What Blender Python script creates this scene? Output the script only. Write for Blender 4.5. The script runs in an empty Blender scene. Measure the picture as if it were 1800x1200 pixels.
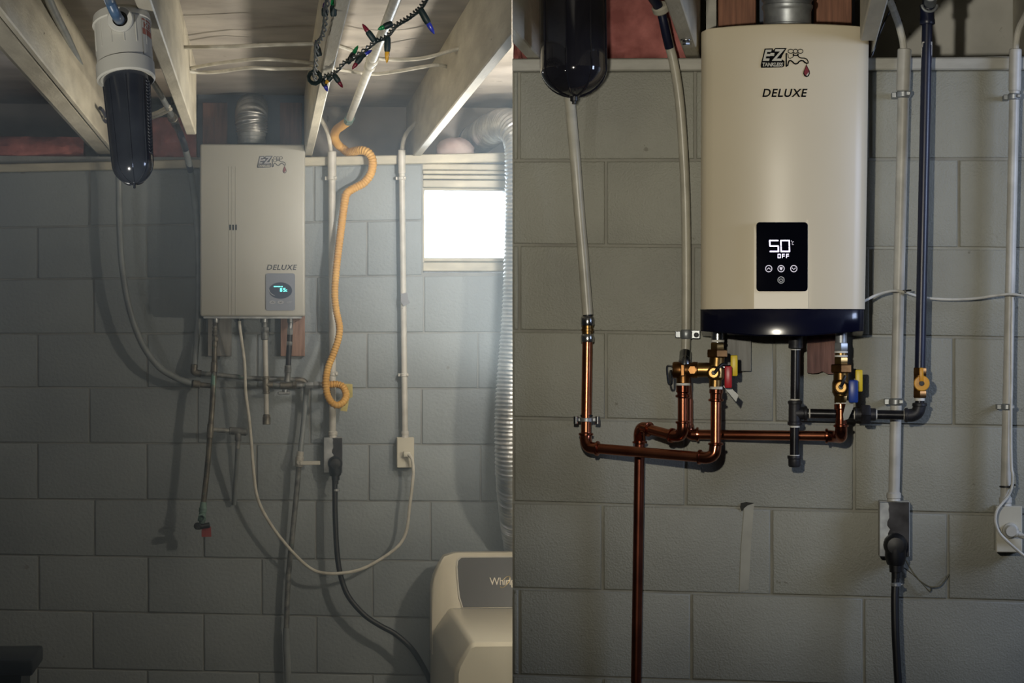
import bpy, bmesh, math, random
from mathutils import Vector, Matrix
random.seed(7)
SC = bpy.context.scene
COL = SC.collection
EYE = 1.85            # height of the lens above the floor
FPX = 4500.0          # focal length for an 1800 px wide frame

# ------------------------------------------------------------------ camera
cam_data = bpy.data.cameras.new('camera')
cam_data.sensor_width = 36.0
cam_data.lens = 36.0 * FPX / 1800.0
cam_data.clip_start = 0.05
cam_data.clip_end = 100
cam = bpy.data.objects.new('camera', cam_data)
COL.objects.link(cam)
cam.location = (0, 0, EYE)
cam.rotation_euler = (math.pi / 2, 0, 0)
SC.camera = cam

# ------------------------------------------------------------------ colour management
SC.view_settings.view_transform = 'Standard'
SC.view_settings.look = 'None'
SC.view_settings.gamma = 1.0
SC.view_settings.use_curve_mapping = False
SC.view_settings.exposure = 0.0

# ------------------------------------------------------------------ daylight outside
world = bpy.data.worlds.new('overcast_sky')
SC.world = world
world.use_nodes = True
bgn = world.node_tree.nodes['Background']
bgn.inputs['Color'].default_value = (0.86, 0.93, 1.0, 1)
bgn.inputs['Strength'].default_value = 4.0

# thin haze volume added to the back bay, imitating lens veil (nothing in front of the partition)
wn = world.node_tree.nodes; wl_ = world.node_tree.links
hv = wn.new('ShaderNodeVolumeScatter'); hv.inputs['Color'].default_value = (0.62, 0.80, 1.0, 1); hv.inputs['Anisotropy'].default_value = 0.2
hg = wn.new('ShaderNodeNewGeometry'); hs = wn.new('ShaderNodeSeparateXYZ'); wl_.new(hg.outputs['Position'], hs.inputs[0])
def wmath(op, a, b):
    n = wn.new('ShaderNodeMath'); n.operation = op
    for i, q in enumerate((a, b)):
        if isinstance(q, (int, float)): n.inputs[i].default_value = q
        else: wl_.new(q, n.inputs[i])
    return n.outputs[0]
hd = wmath('MULTIPLY', wmath('GREATER_THAN', hs.outputs['Y'], 6.75), wmath('LESS_THAN', hs.outputs['Y'], 9.3))
wl_.new(wmath('MULTIPLY', hd, 0.105), hv.inputs['Density'])
wl_.new(hv.outputs[0], wn['World Output'].inputs['Volume'])
world.cycles.volume_step_size = 0.4
SC.cycles.volume_max_steps = 32

def light(kind, name, loc, energy, color, size=0.1, target=None, angle=None, blend=0.3, size_y=None, spread=None):
    d = bpy.data.lights.new(name, kind)
    d.energy = energy
    d.color = color
    if kind == 'AREA':
        d.size = size
        if size_y:
            d.shape = 'RECTANGLE'; d.size_y = size_y
        if spread: d.spread = spread
    else:
        d.shadow_soft_size = size
    if kind == 'SPOT':
        d.spot_size = angle; d.spot_blend = blend
    o = bpy.data.objects.new(name, d)
    COL.objects.link(o)
    o.location = loc
    if target is not None:
        o.rotation_euler = (Vector(target) - Vector(loc)).to_track_quat('-Z', 'Y').to_euler()
    return o

# clamp lamp in the back bay, to the right behind the partition
light('SPOT', 'clamp_lamp_back_bay', (0.10, 7.75, EYE + 0.55), 84.0, (1.0, 0.985, 0.95), size=0.06, target=(-0.02, 9.12, EYE + 0.50), angle=math.radians(88), blend=1.0)
# unseen point light added behind the partition to brighten the dryer
light('POINT', 'dryer_fill', (0.62, 7.55, EYE + 0.02), 36.0, (1.0, 0.93, 0.78), size=0.04)
# unseen upward fill added behind the partition to brighten ceiling and joists
light('SPOT', 'ceiling_fill_back_bay', (0.20, 7.60, EYE - 0.21), 80.0, (1.0, 0.94, 0.82), size=0.08, target=(0.05, 7.55, EYE + 0.88), angle=math.radians(150), blend=0.6)
# dim bulb over the left side of the back bay, left of the picture
light('POINT', 'bulb_left', (-1.95, 7.9, EYE + 0.42), 3.4, (0.97, 0.98, 1.0), size=0.05)
# unseen fill spot added left of the picture to lift joists and filter
light('SPOT', 'joist_fill_left', (-1.10, 3.6, EYE - 0.30), 85.0, (1.0, 0.97, 0.90), size=0.06, target=(-0.72, 6.3, EYE + 1.05), angle=math.radians(50), blend=1.0)
# spot standing in for the camera flash, set nearer the partition
light('SPOT', 'flash_spot', (0.02, 2.6, EYE + 0.25), 160.0, (1.0, 0.93, 0.78), size=0.03, target=(0.57, 5.9, EYE + 0.36), angle=math.radians(50), blend=1.0)
# daylight from a window further right of the partition
light('AREA', 'side_daylight', (2.55, 4.6, EYE + 0.5), 22.0, (0.58, 0.70, 1.0), size=0.6, target=(1.0, 5.9, EYE + 0.42))
# daylight just outside the basement window
light('AREA', 'window_daylight', (-0.10, 10.35, EYE + 0.48), 60.0, (0.86, 0.93, 1.0), size=0.8, size_y=0.6, target=(-0.25, 8.6, EYE - 0.1))
# ------------------------------------------------------------------ the two wall frames
class Bay:
    """a wall of blocks: u along it, v out of it towards the room, w up from lens height"""
    def __init__(self, vpx, cpx, dist):
        d = Vector(((vpx - 900.0) / FPX, 1.0, 0.0)).normalized()
        t = Vector((d.y, -d.x, 0.0))
        self.d, self.t = d, t
        self.O = Vector(((cpx - 900.0) / FPX * dist, dist, EYE))
        self.M = Matrix((( t.x, d.x, 0, self.O.x), (t.y, d.y, 0, self.O.y), (0, 0, 1, self.O.z), (0, 0, 0, 1)))
        self.eye = Vector((0, 0, EYE)) - self.O
    def _ray(self, px, py):
        return Vector(((px - 900.0) / FPX, 1.0, (600.0 - py) / FPX))
    def _loc(self, w):
        return Vector((w.dot(self.t), w.dot(self.d), w.z))
    def P(self, px, py, v=0.0):
        r = self._loc(self._ray(px, py)); e = self._loc(self.eye)
        k = (-v - e.y) / r.y
        return e + r * k
    def W(self, px, py, w):
        """where the sight line through a pixel meets height w"""
        r = self._loc(self._ray(px, py)); e = self._loc(self.eye)
        k = (w - e.z) / r.z
        return e + r * k
    def s(self, v=0.0):
        return (self.O.y - v) / FPX
LB = Bay(468, 450, 9.12)
RB = Bay(1390, 1350, 5.94)

# ------------------------------------------------------------------ materials
def lin(c):
    c = c / 255.0
    return c / 12.92 if c <= 0.04045 else ((c + 0.055) / 1.055) ** 2.4
def rgb(c, k=1.0):
    return (lin(c[0]) * k, lin(c[1]) * k, lin(c[2]) * k, 1.0)
MATS = {}
def mat(name, c1, c2=None, rough=0.5, metal=0.0, scale=12.0, detail=4.0, lo=0.35, hi=0.65, bump=0.0, bscale=120.0,
        coat=0.0, stretch=None, emit=0.0, spec=0.5, spots=None, aniso=0):
    if name in MATS: return MATS[name]
    m = bpy.data.materials.new(name); m.use_nodes = True
    nt = m.node_tree; N = nt.nodes; L = nt.links
    b = N['Principled BSDF']
    b.inputs['Roughness'].default_value = rough
    b.inputs['Metallic'].default_value = metal
    b.inputs['Coat Weight'].default_value = coat
    b.inputs['Specular IOR Level'].default_value = spec
    tc = N.new('ShaderNodeTexCoord')
    mp = N.new('ShaderNodeMapping')
    L.new(tc.outputs['Object'], mp.inputs['Vector'])
    if stretch: mp.inputs['Scale'].default_value = stretch
    if c2 is None: c2 = tuple(x * 0.88 for x in c1)
    n = N.new('ShaderNodeTexNoise'); n.inputs['Scale'].default_value = scale; n.inputs['Detail'].default_value = detail
    L.new(mp.outputs['Vector'], n.inputs['Vector'])
    r = N.new('ShaderNodeValToRGB')
    r.color_ramp.elements[0].position = lo; r.color_ramp.elements[0].color = rgb(c2)
    r.color_ramp.elements[1].position = hi; r.color_ramp.elements[1].color = rgb(c1)
    L.new(n.outputs['Fac'], r.inputs['Fac'])
    out = r.outputs['Color']
    if spots:
        sc, thr, colr = spots
        n2 = N.new('ShaderNodeTexNoise'); n2.inputs['Scale'].default_value = sc; n2.inputs['Detail'].default_value = 6
        L.new(mp.outputs['Vector'], n2.inputs['Vector'])
        r2 = N.new('ShaderNodeValToRGB')
        r2.color_ramp.elements[0].position = thr; r2.color_ramp.elements[0].color = (0, 0, 0, 1)
        r2.color_ramp.elements[1].position = thr + 0.03; r2.color_ramp.elements[1].color = (1, 1, 1, 1)
        L.new(n2.outputs['Fac'], r2.inputs['Fac'])
        mx = N.new('ShaderNodeMix'); mx.data_type = 'RGBA'
        L.new(r2.outputs['Color'], mx.inputs['Factor']); L.new(out, mx.inputs['A']); mx.inputs['B'].default_value = rgb(colr)
        out = mx.outputs['Result']
    L.new(out, b.inputs['Base Color'])
    if bump:
        n3 = N.new('ShaderNodeTexNoise'); n3.inputs['Scale'].default_value = bscale; n3.inputs['Detail'].default_value = 5
        L.new(mp.outputs['Vector'], n3.inputs['Vector'])
        bp = N.new('ShaderNodeBump'); bp.inputs['Strength'].default_value = bump; bp.inputs['Distance'].default_value = 0.004
        L.new(n3.outputs['Fac'], bp.inputs['Height']); L.new(bp.outputs['Normal'], b.inputs['Normal'])
    if emit:
        b.inputs['Emission Color'].default_value = rgb(c1); b.inputs['Emission Strength'].default_value = emit
    MATS[name] = m
    return m
def glass(name, c, alpha_mix, rough=0.03):
    """thin clear sheet: mostly see-through, with a gloss on top"""
    m = bpy.data.materials.new(name); m.use_nodes = True
    nt = m.node_tree; N = nt.nodes; L = nt.links
    N.remove(N['Principled BSDF'])
    t = N.new('ShaderNodeBsdfTransparent'); t.inputs['Color'].default_value = rgb(c)
    g = N.new('ShaderNodeBsdfGlossy'); g.inputs['Roughness'].default_value = rough; g.inputs['Color'].default_value = (1, 1, 1, 1)
    f = N.new('ShaderNodeFresnel'); f.inputs['IOR'].default_value = 1.45
    ma = N.new('ShaderNodeMath'); ma.operation = 'ADD'; ma.inputs[1].default_value = alpha_mix
    L.new(f.outputs['Fac'], ma.inputs[0])
    mx = N.new('ShaderNodeMixShader')
    L.new(ma.outputs[0], mx.inputs['Fac']); L.new(t.outputs[0], mx.inputs[1]); L.new(g.outputs[0], mx.inputs[2])
    L.new(mx.outputs[0], N['Material Output'].inputs['Surface'])
    MATS[name] = m
    return m

# ------------------------------------------------------------------ mesh builder (bay coordinates)
def catmull(pts, n=6):
    if len(pts) < 3: return [Vector(p) for p in pts]
    P = [Vector(p) for p in pts]
    P = [P[0] * 2 - P[1]] + P + [P[-1] * 2 - P[-2]]
    out = []
    for i in range(1, len(P) - 2):
        p0, p1, p2, p3 = P[i - 1:i + 3]
        for j in range(n):
            t = j / n
            out.append(0.5 * ((2 * p1) + (p2 - p0) * t + (2 * p0 - 5 * p1 + 4 * p2 - p3) * t * t + (3 * p1 - p0 - 3 * p2 + p3) * t ** 3))
    out.append(P[-2])
    return out
def frame(d):
    d = d.normalized()
    a = Vector((0, 0, 1)) if abs(d.z) < 0.9 else Vector((1, 0, 0))
    x = d.cross(a).normalized()
    return x, d.cross(x).normalized()

class MB:
    def __init__(self):
        self.bm = bmesh.new()
    def box(self, a, b, bevel=0.0, seg=1, rot=None):
        a, b = Vector(a), Vector(b)
        lo = Vector([min(a[i], b[i]) for i in range(3)]); hi = Vector([max(a[i], b[i]) for i in range(3)])
        c = (lo + hi) / 2; s = hi - lo
        r = bmesh.ops.create_cube(self.bm, size=1.0)
        vs = r['verts']
        for v in vs: v.co = Vector((v.co.x * s.x, v.co.y * s.y, v.co.z * s.z))
        if bevel:
            es = list({e for v in vs for e in v.link_edges})
            q = bmesh.ops.bevel(self.bm, geom=es, offset=min(bevel, min(s) * 0.45), segments=seg, affect='EDGES', profile=0.5)
            vs = list({v for f in q['faces'] for v in f.verts} | {v for v in vs if v.is_valid})
        for v in vs:
            p = v.co.copy()
            if rot is not None: p = rot @ p
            v.co = p + c
        return self
    def tube(self, pts, r, seg=12, smooth=0, cap=True, closed=False):
        P = catmull(pts, smooth) if smooth else [Vector(p) for p in pts]
        n = len(P)
        if callable(r): R = [r(i / (n - 1)) for i in range(n)]
        elif isinstance(r, (list, tuple)):
            m = len(r); R = []
            for i in range(n):
                f = i / (n - 1) * (m - 1); k = min(int(f), m - 2); R.append(r[k] + (r[k + 1] - r[k]) * (f - k))
        else: R = [r] * n
        rings = []
        x = None
        for i in range(n):
            if closed: d = P[(i + 1) % n] - P[i - 1]
            else: d = P[min(i + 1, n - 1)] - P[max(i - 1, 0)]
            if d.length < 1e-9: d = Vector((0, 0, 1))
            d.normalize()
            if x is None: x, y = frame(d)
            else:
                x = (x - d * x.dot(d))
                if x.length < 1e-6: x, y = frame(d)
                x.normalize(); y = d.cross(x)
            y = d.cross(x)
            rings.append([self.bm.verts.new(P[i] + (x * math.cos(2 * math.pi * j / seg) + y * math.sin(2 * math.pi * j / seg)) * R[i]) for j in range(seg)])
        m = n if closed else n - 1
        for i in range(m):
            A, B = rings[i], rings[(i + 1) % n]
            for j in range(seg):
                try: self.bm.faces.new((A[j], A[(j + 1) % seg], B[(j + 1) % seg], B[j]))
                except ValueError: pass
        if cap and not closed:
            self.bm.faces.new(rings[0][::-1]); self.bm.faces.new(rings[-1])
        return self
    def lathe(self, p, axis, prof, seg=24, phase=0.0, cap=True):
        """prof: (distance along the axis, radius) pairs"""
        p = Vector(p); d = Vector(axis).normalized(); x, y = frame(d)
        rings = []
        for t, r in prof:
            r = max(r, 1e-5)
            rings.append([self.bm.verts.new(p + d * t + (x * math.cos(2 * math.pi * j / seg + phase) + y * math.sin(2 * math.pi * j / seg + phase)) * r) for j in range(seg)])
        for A, B in zip(rings, rings[1:]):
            for j in range(seg):
                self.bm.faces.new((A[j], A[(j + 1) % seg], B[(j + 1) % seg], B[j]))
        if cap:
            self.bm.faces.new(rings[0][::-1]); self.bm.faces.new(rings[-1])
        return self
    def rod(self, a, b, r, seg=16, chamfer=0.12):
        a, b = Vector(a), Vector(b); d = b - a; L = d.length; c = min(r * chamfer, L * 0.3)
        return self.lathe(a, d, [(0, r - c), (c, r), (L - c, r), (L, r - c)], seg)
    def hexnut(self, a, b, r):
        a, b = Vector(a), Vector(b); d = b - a; L = d.length
        return self.lathe(a, d, [(0, r * .92), (L * .12, r), (L * .88, r), (L, r * .92)], 6, phase=0.0)
    def bead(self, p, d, r, L=0.008):
        p = Vector(p); d = Vector(d).normalized()
        return self.lathe(p - d * L / 2, d, [(0, r * .8), (L * .2, r), (L * .8, r), (L, r * .8)], 20)
    def prism(self, poly, a, b):
        """poly: bay points on plane y=a (their y ignored); extruded to y=b"""
        A = [self.bm.verts.new((q[0], a, q[2])) for q in poly]
        B = [self.bm.verts.new((q[0], b, q[2])) for q in poly]
        n = len(poly)
        self.bm.faces.new(A); self.bm.faces.new(B[::-1])
        for i in range(n): self.bm.faces.new((A[i], B[i], B[(i + 1) % n], A[(i + 1) % n]))
        return self
    def loft(self, loops, cap=True, close=True):
        R = [[self.bm.verts.new(q) for q in lp] for lp in loops]
        n = len(R[0])
        for A, B in zip(R, R[1:]):
            for j in range(n if close else n - 1):
                self.bm.faces.new((A[j], A[(j + 1) % n], B[(j + 1) % n], B[j]))
        if cap: self.bm.faces.new(R[0][::-1]); self.bm.faces.new(R[-1])
        return self
    def face(self, pts):
        self.bm.faces.new([self.bm.verts.new(q) for q in pts]); return self
    def ribbon(self, pts, width):
        """flat line of print in a wall-parallel plane"""
        n = len(pts); L = []; Rr = []
        for i in range(n):
            d = pts[min(i + 1, n - 1)] - pts[max(i - 1, 0)]
            q = Vector((-d.z, 0, d.x))
            if q.length < 1e-9: q = Vector((1, 0, 0))
            q = q.normalized() * width / 2
            L.append(self.bm.verts.new(pts[i] + q)); Rr.append(self.bm.verts.new(pts[i] - q))
        for i in range(n - 1): self.bm.faces.new((L[i], L[i + 1], Rr[i + 1], Rr[i]))
        return self
    def build(self, name, material, bay, parent=None, base=None, angle=35, clip=None, smooth=True):
        me = bpy.data.meshes.new(name)
        bm = self.bm
        if clip is not None:      # cut by the world plane x = 0, keep side 'left' or 'right'
            Mi = bay.M.inverted()
            co = Mi @ Vector((-0.001 if clip == 'left' else 0.001, 5, 1)); no = Mi.to_3x3() @ Vector((1, 0, 0))
            bmesh.ops.bisect_plane(bm, geom=bm.verts[:] + bm.edges[:] + bm.faces[:], plane_co=co, plane_no=no, clear_outer=(clip == 'left'), clear_inner=(clip == 'right'))
            bd = [e for e in bm.edges if e.is_boundary]
            if bd: bmesh.ops.holes_fill(bm, edges=bd)
        bmesh.ops.recalc_face_normals(bm, faces=bm.faces[:])
        if parent is not None: base = BASE[parent.name]
        if base is None:
            zs = min(v.co.z for v in bm.verts); n = len(bm.verts)
            base = Vector((sum(v.co.x for v in bm.verts) / n, sum(v.co.y for v in bm.verts) / n, zs))
        base = Vector(base)
        for v in bm.verts: v.co -= base
        bm.to_mesh(me); bm.free()
        me.materials.append(material)
        if smooth and len(me.polygons):
            me.polygons.foreach_set('use_smooth', [True] * len(me.polygons))
            me.set_sharp_from_angle(angle=math.radians(angle))
        o = bpy.data.objects.new(name, me); COL.objects.link(o)
        BASE[o.name] = base
        if parent is not None: o.parent = parent
        else: o.matrix_world = bay.M @ Matrix.Translation(base)
        return o
BASE = {}
def tag(o, label=None, cat=None, group=None, kind=None):
    if label: o['label'] = label
    if cat: o['category'] = cat
    if group: o['group'] = group
    if kind: o['kind'] = kind
    return o
def thing(name, label, cat, bay, base, group=None, kind=None):
    o = bpy.data.objects.new(name, None); COL.objects.link(o)
    o.empty_display_size = 0.05
    base = Vector(base)
    o.matrix_world = bay.M @ Matrix.Translation(base)
    BASE[o.name] = base
    return tag(o, label, cat, group, kind)

def text_mesh(mb, body, bay, x0, y0, x1, y1, v, shear=0.0, bold=0.0, spacing=1.0):
    """flat lettering filling a pixel rectangle on the plane v (number or function of px)"""
    cu = bpy.data.curves.new('lettering_curve', 'FONT')
    cu.body = body; cu.shear = shear; cu.offset = bold; cu.space_character = spacing; cu.resolution_u = 4
    ob = bpy.data.objects.new('lettering_curve', cu); COL.objects.link(ob)
    dg = bpy.context.evaluated_depsgraph_get(); dg.update()
    me = bpy.data.meshes.new_from_object(ob.evaluated_get(dg))
    bpy.data.objects.remove(ob); bpy.data.curves.remove(cu)
    xs = [q.co.x for q in me.vertices]; ys = [q.co.y for q in me.vertices]
    ax, bx, ay, by = min(xs), max(xs), min(ys), max(ys)
    vs = []
    for q in me.vertices:
        px = x0 + (q.co.x - ax) / (bx - ax) * (x1 - x0); py = y1 + (q.co.y - ay) / (by - ay) * (y0 - y1)
        vs.append(mb.bm.verts.new(bay.P(px, py, v(px) if callable(v) else v)))
    for f in me.polygons:
        try: mb.bm.faces.new([vs[i] for i in f.vertices])
        except ValueError: pass
    bpy.data.meshes.remove(me)
    return mb
SEG = {'0': 'abcdef', '5': 'afgcd', '6': 'afgcde', 'F': 'aefg', 'O': 'abcdef', 'C': 'adef'}
def digits(mb, body, bay, x0, y0, x1, y1, v, th, gap, slant=0.0):
    n = len(body); w = (x1 - x0 - gap * (n - 1)) / n; h = y1 - y0
    for i, ch in enumerate(body):
        X = x0 + i * (w + gap); t = th; e = th * .25
        S = {'a': (X + e, y0, X + w - e, y0 + t), 'g': (X + e, y0 + h / 2 - t / 2, X + w - e, y0 + h / 2 + t / 2), 'd': (X + e, y1 - t, X + w - e, y1),
             'f': (X, y0 + e, X + t, y0 + h / 2 - e), 'b': (X + w - t, y0 + e, X + w, y0 + h / 2 - e), 'e': (X, y0 + h / 2 + e, X + t, y1 - e), 'c': (X + w - t, y0 + h / 2 + e, X + w, y1 - e)}
        for k in SEG[ch]:
            a, b, c, d = S[k]
            q = lambda px, py: bay.P(px + (y1 - py) * slant, py, v(px) if callable(v) else v)
            mb.face([q(a, b), q(c, b), q(c, d), q(a, d)])
    return mb
def roundrect(x0, y0, x1, y1, r, n=5):
    out = []
    for cx, cy, a0 in ((x1 - r, y0 + r, -90), (x1 - r, y1 - r, 0), (x0 + r, y1 - r, 90), (x0 + r, y0 + r, 180)):
        for i in range(n + 1):
            a = math.radians(a0 + 90 * i / n); out.append((cx + r * math.cos(a), cy + r * math.sin(a)))
    return out
def ellipse(cx, cy, rx, ry, n=20):
    return [(cx + rx * math.cos(2 * math.pi * i / n), cy + ry * math.sin(2 * math.pi * i / n)) for i in range(n)]
def plate(mb, bay, poly, v0, v1):
    """flat plate from v0 (back) to v1 (front); outline in pixels at the front"""
    pts = [bay.P(x, y, v1) for x, y in poly]
    return mb.prism(pts, -v0, -v1)
def flatpoly(mb, bay, poly, v):
    mb.face([bay.P(x, y, v(x) if callable(v) else v) for x, y in poly]); return mb
UP = Vector((0, 0, 1)); TOW = Vector((0, -1, 0)); RT = Vector((1, 0, 0))

# ------------------------------------------------------------------ palette
m_block_l = mat('painted_block_grey', (138, 146, 150), (123, 131, 136), rough=.62, scale=2.5, bump=.5, bscale=90, spots=(26, .74, (112, 114, 112)))
m_block_r = mat('painted_block_sage', (150, 150, 138), (134, 134, 124), rough=.5, scale=3.5, bump=.42, bscale=240, spots=(30, .73, (118, 116, 104)))
m_mortar_l = mat('painted_mortar_grey', (140, 143, 142), (120, 123, 123), rough=.7, scale=8, bump=.3)
m_mortar_r = mat('painted_mortar_sage', (148, 147, 135), (126, 124, 114), rough=.6, scale=8, bump=.3)
m_joist = mat('painted_joist_cream', (206, 200, 182), (178, 172, 156), rough=.55, scale=6, stretch=(3, .5, 3), bump=.25, bscale=40, spots=(22, .72, (120, 112, 98)))
m_sub = mat('painted_subfloor', (176, 170, 162), (150, 144, 138), rough=.75, scale=5, bump=.25, bscale=30, spots=(14, .68, (112, 104, 98)))
m_sill = mat('painted_sill_cream', (186, 181, 162), (160, 156, 140), rough=.5, scale=9, stretch=(1, 3, 3), spots=(30, .74, (110, 104, 92)))
m_sill_r = mat('painted_sill_grey', (170, 168, 158), (146, 144, 134), rough=.5, scale=9, stretch=(1, 3, 3), spots=(30, .72, (100, 96, 88)))
m_plain = mat('painted_wall_plain', (110, 112, 110), rough=.7, scale=3)
m_floor = mat('grey_concrete_floor', (98, 97, 94), (80, 79, 77), rough=.7, scale=4, bump=.2)
m_pink = mat('pink_fibreglass', (184, 116, 110), (132, 76, 72), rough=.95, scale=14, detail=8, bump=1.0, bscale=30)
m_pinkpale = mat('pale_fibreglass_wrap', (196, 182, 178), (160, 140, 138), rough=.8, scale=10, detail=6, bump=.8, bscale=26)
m_wood = mat('raw_brown_wood', (146, 100, 76), (110, 72, 54), rough=.7, scale=16, stretch=(6, 6, .5), bump=.2, bscale=60)
m_woodr = mat('red_brown_wood', (122, 86, 72), (86, 58, 48), rough=.75, scale=14, stretch=(6, 6, .6), bump=.2, bscale=60)
m_woodgrey = mat('weathered_raw_board', (150, 120, 104), (116, 88, 74), rough=.75, scale=16, stretch=(6, 6, .5), bump=.2, bscale=60)
m_woodpaint = mat('grey_painted_board', (140, 140, 136), (112, 110, 106), rough=.6, scale=14, stretch=(6, 6, .6))
m_dark = mat('haze_tinted_framing', (92, 100, 114), (74, 80, 94), rough=.8, scale=6)  # blue of the haze is put into this framing colour
m_enamel_l = mat('cream_enamel', (174, 173, 165), (169, 168, 159), rough=.35, scale=2)
m_enamel_r = mat('beige_enamel', (214, 203, 178), (208, 197, 172), rough=.38, scale=2)
m_black_gloss = mat('black_gloss_plastic', (14, 16, 34), (10, 11, 26), rough=.18, scale=3)
m_glass_black = mat('black_screen_glass', (8, 9, 18), (6, 7, 14), rough=.02, scale=3)
m_black = mat('black_rubber', (20, 21, 24), (12, 12, 15), rough=.45, scale=20)
m_blackpipe = mat('black_iron_pipe', (42, 42, 46), (24, 24, 28), rough=.32, metal=.35, scale=24)
m_blackfit = mat('black_iron_fitting', (50, 50, 54), (34, 34, 38), rough=.5, metal=.3, scale=40, bump=.2)
m_navypipe = mat('navy_coated_pipe', (22, 28, 54), (14, 18, 36), rough=.36, scale=10)
m_copper = mat('bright_copper', (192, 122, 92), (156, 90, 64), rough=.27, metal=1.0, scale=14, lo=.3, hi=.7)
m_copperdark = mat('dull_copper', (128, 74, 56), (92, 52, 42), rough=.35, metal=1.0, scale=10)
m_copperfit = mat('copper_fitting', (176, 110, 84), (140, 80, 58), rough=.2, metal=1.0, scale=22)
m_brass = mat('yellow_brass', (164, 134, 84), (126, 98, 58), rough=.34, metal=1.0, scale=22)
m_brassdk = mat('bronze_brass', (142, 104, 64), (106, 74, 44), rough=.38, metal=1.0, scale=30)
m_steel = mat('bright_steel', (196, 198, 198), (150, 152, 154), rough=.22, metal=1.0, scale=26)
m_galv = mat('galvanised_steel', (168, 172, 174), (128, 132, 136), rough=.42, metal=.65, scale=26)
m_foil = mat('foil_duct', (226, 226, 224), (190, 192, 194), rough=.38, metal=1.0, scale=16, detail=8, bump=.5, bscale=60)
m_white = mat('white_plastic', (196, 194, 184), (184, 182, 172), rough=.4, scale=6)
m_ivory = mat('ivory_plastic', (200, 196, 180), (184, 180, 164), rough=.4, scale=6)
m_cable = mat('white_cable', (206, 203, 192), (180, 177, 166), rough=.5, scale=30)
m_cond = mat('painted_conduit', (196, 194, 186), (170, 168, 160), rough=.42, scale=16, spots=(34, .72, (112, 108, 100)))
m_pexl = mat('grey_water_pipe', (140, 147, 149), (118, 124, 127), rough=.35, scale=14)
m_pexr = mat('off_white_water_pipe', (186, 182, 166), (164, 160, 146), rough=.35, scale=16)
m_oldpipe = mat('weathered_pipe', (140, 142, 140), (84, 86, 86), rough=.5, metal=.25, scale=34, detail=6, spots=(40, .66, (88, 110, 102)))
m_oldcop = mat('tarnished_copper', (122, 118, 106), (74, 70, 64), rough=.45, metal=.35, scale=30, detail=6, spots=(16, .58, (112, 146, 134)))
m_verd = mat('verdigris_copper', (122, 152, 142), (84, 106, 100), rough=.6, metal=.2, scale=30)
m_oldbrass = mat('dirty_brass', (136, 132, 122), (94, 90, 82), rough=.45, metal=.5, scale=34)
m_gasyellow = mat('yellow_flex_jacket', (214, 168, 88), (196, 146, 68), rough=.5, scale=14)
m_tag = mat('yellowed_tag_paper', (190, 178, 112), (164, 152, 92), rough=.8, scale=30)
m_red = mat('red_vinyl', (176, 26, 38), (150, 18, 30), rough=.35, scale=10)
m_redtag = mat('faded_red_tag', (152, 62, 62), (130, 50, 50), rough=.7, scale=20)
m_blue = mat('blue_vinyl', (28, 62, 140), (22, 48, 118), rough=.35, scale=10)
m_yellow = mat('yellow_vinyl', (226, 196, 40), (206, 174, 30), rough=.4, scale=10)
m_amber = mat('amber_handle', (226, 164, 40), (206, 142, 30), rough=.4, scale=10)
m_tape = mat('white_thread_tape', (226, 224, 216), (200, 198, 190), rough=.7, scale=40)
m_bluepipe = mat('blue_grey_pipe', (84, 112, 142), (62, 84, 110), rough=.35, scale=14)
m_sump = mat('smoked_sump', (62, 67, 74), (44, 48, 56), rough=.16, scale=7, coat=.3)
m_sumpr = mat('smoked_sump_dark', (30, 30, 36), (20, 20, 26), rough=.08, scale=5, coat=.6)
m_mesh = mat('filter_mesh', (120, 122, 122), (84, 88, 92), rough=.4, scale=30)
m_panel = mat('blue_grey_panel', (110, 118, 134), (102, 110, 126), rough=.3, scale=4)
m_paneldk = mat('dark_display_lens', (66, 74, 92), (58, 66, 84), rough=.6, scale=4, spec=.2)
m_btn = mat('grey_button', (156, 160, 168), rough=.4, scale=8)
m_inkgrey = mat('grey_ink', (66, 68, 76), rough=.6)
m_ink = mat('black_ink', (14, 14, 15), rough=.9, spec=.08)
m_inkred = mat('dark_red_ink', (120, 16, 36), rough=.4)
m_inkmaroon = mat('muted_red_ink', (120, 60, 66), rough=.5)
m_inkwhite = mat('pale_ink', (196, 192, 178), rough=.5)
m_inkrust = mat('rust_ink', (166, 100, 84), rough=.6)
m_led = mat('white_led', (236, 226, 255), (236, 226, 255), emit=2.2)
m_leddim = mat('dim_white_led', (206, 200, 214), (206, 200, 214), emit=.55)
m_cyan = mat('cyan_led', (110, 250, 240), (110, 250, 240), emit=1.6)
m_dryer = mat('white_dryer_enamel', (208, 202, 184), (202, 196, 178), rough=.3, scale=2)
m_console = mat('dark_console_gloss', (72, 72, 72), (62, 62, 63), rough=.28, scale=3)
m_silverprint = mat('silver_print', (206, 200, 184), rough=.35, metal=.3)
m_goldprint = mat('gold_print', (190, 168, 104), rough=.35, metal=.4)
m_wiregreen = mat('dark_green_wire', (26, 48, 50), (18, 34, 38), rough=.5, scale=20)
m_bulb = {'red': mat('red_bulb', (120, 34, 52), rough=.2), 'green': mat('green_bulb', (24, 130, 74), rough=.2), 'blue': mat('blue_bulb', (54, 66, 190), rough=.2), 'amber': mat('amber_bulb', (222, 166, 50), rough=.2), 'purple': mat('purple_bulb', (60, 44, 84), rough=.2)}
m_tote = mat('dark_blue_tote', (18, 26, 38), (13, 19, 30), rough=.4, scale=4)
m_twine = mat('dusty_twine', (112, 106, 82), (84, 80, 62), rough=.9, scale=60)
m_sticker = mat('worn_paper_sticker', (206, 204, 198), (110, 108, 108), rough=.7, scale=36, lo=.42, hi=.52)
m_scorch = mat('scorched_cover', (60, 60, 64), (22, 22, 26), rough=.35, metal=.6, scale=18, detail=6)
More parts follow.
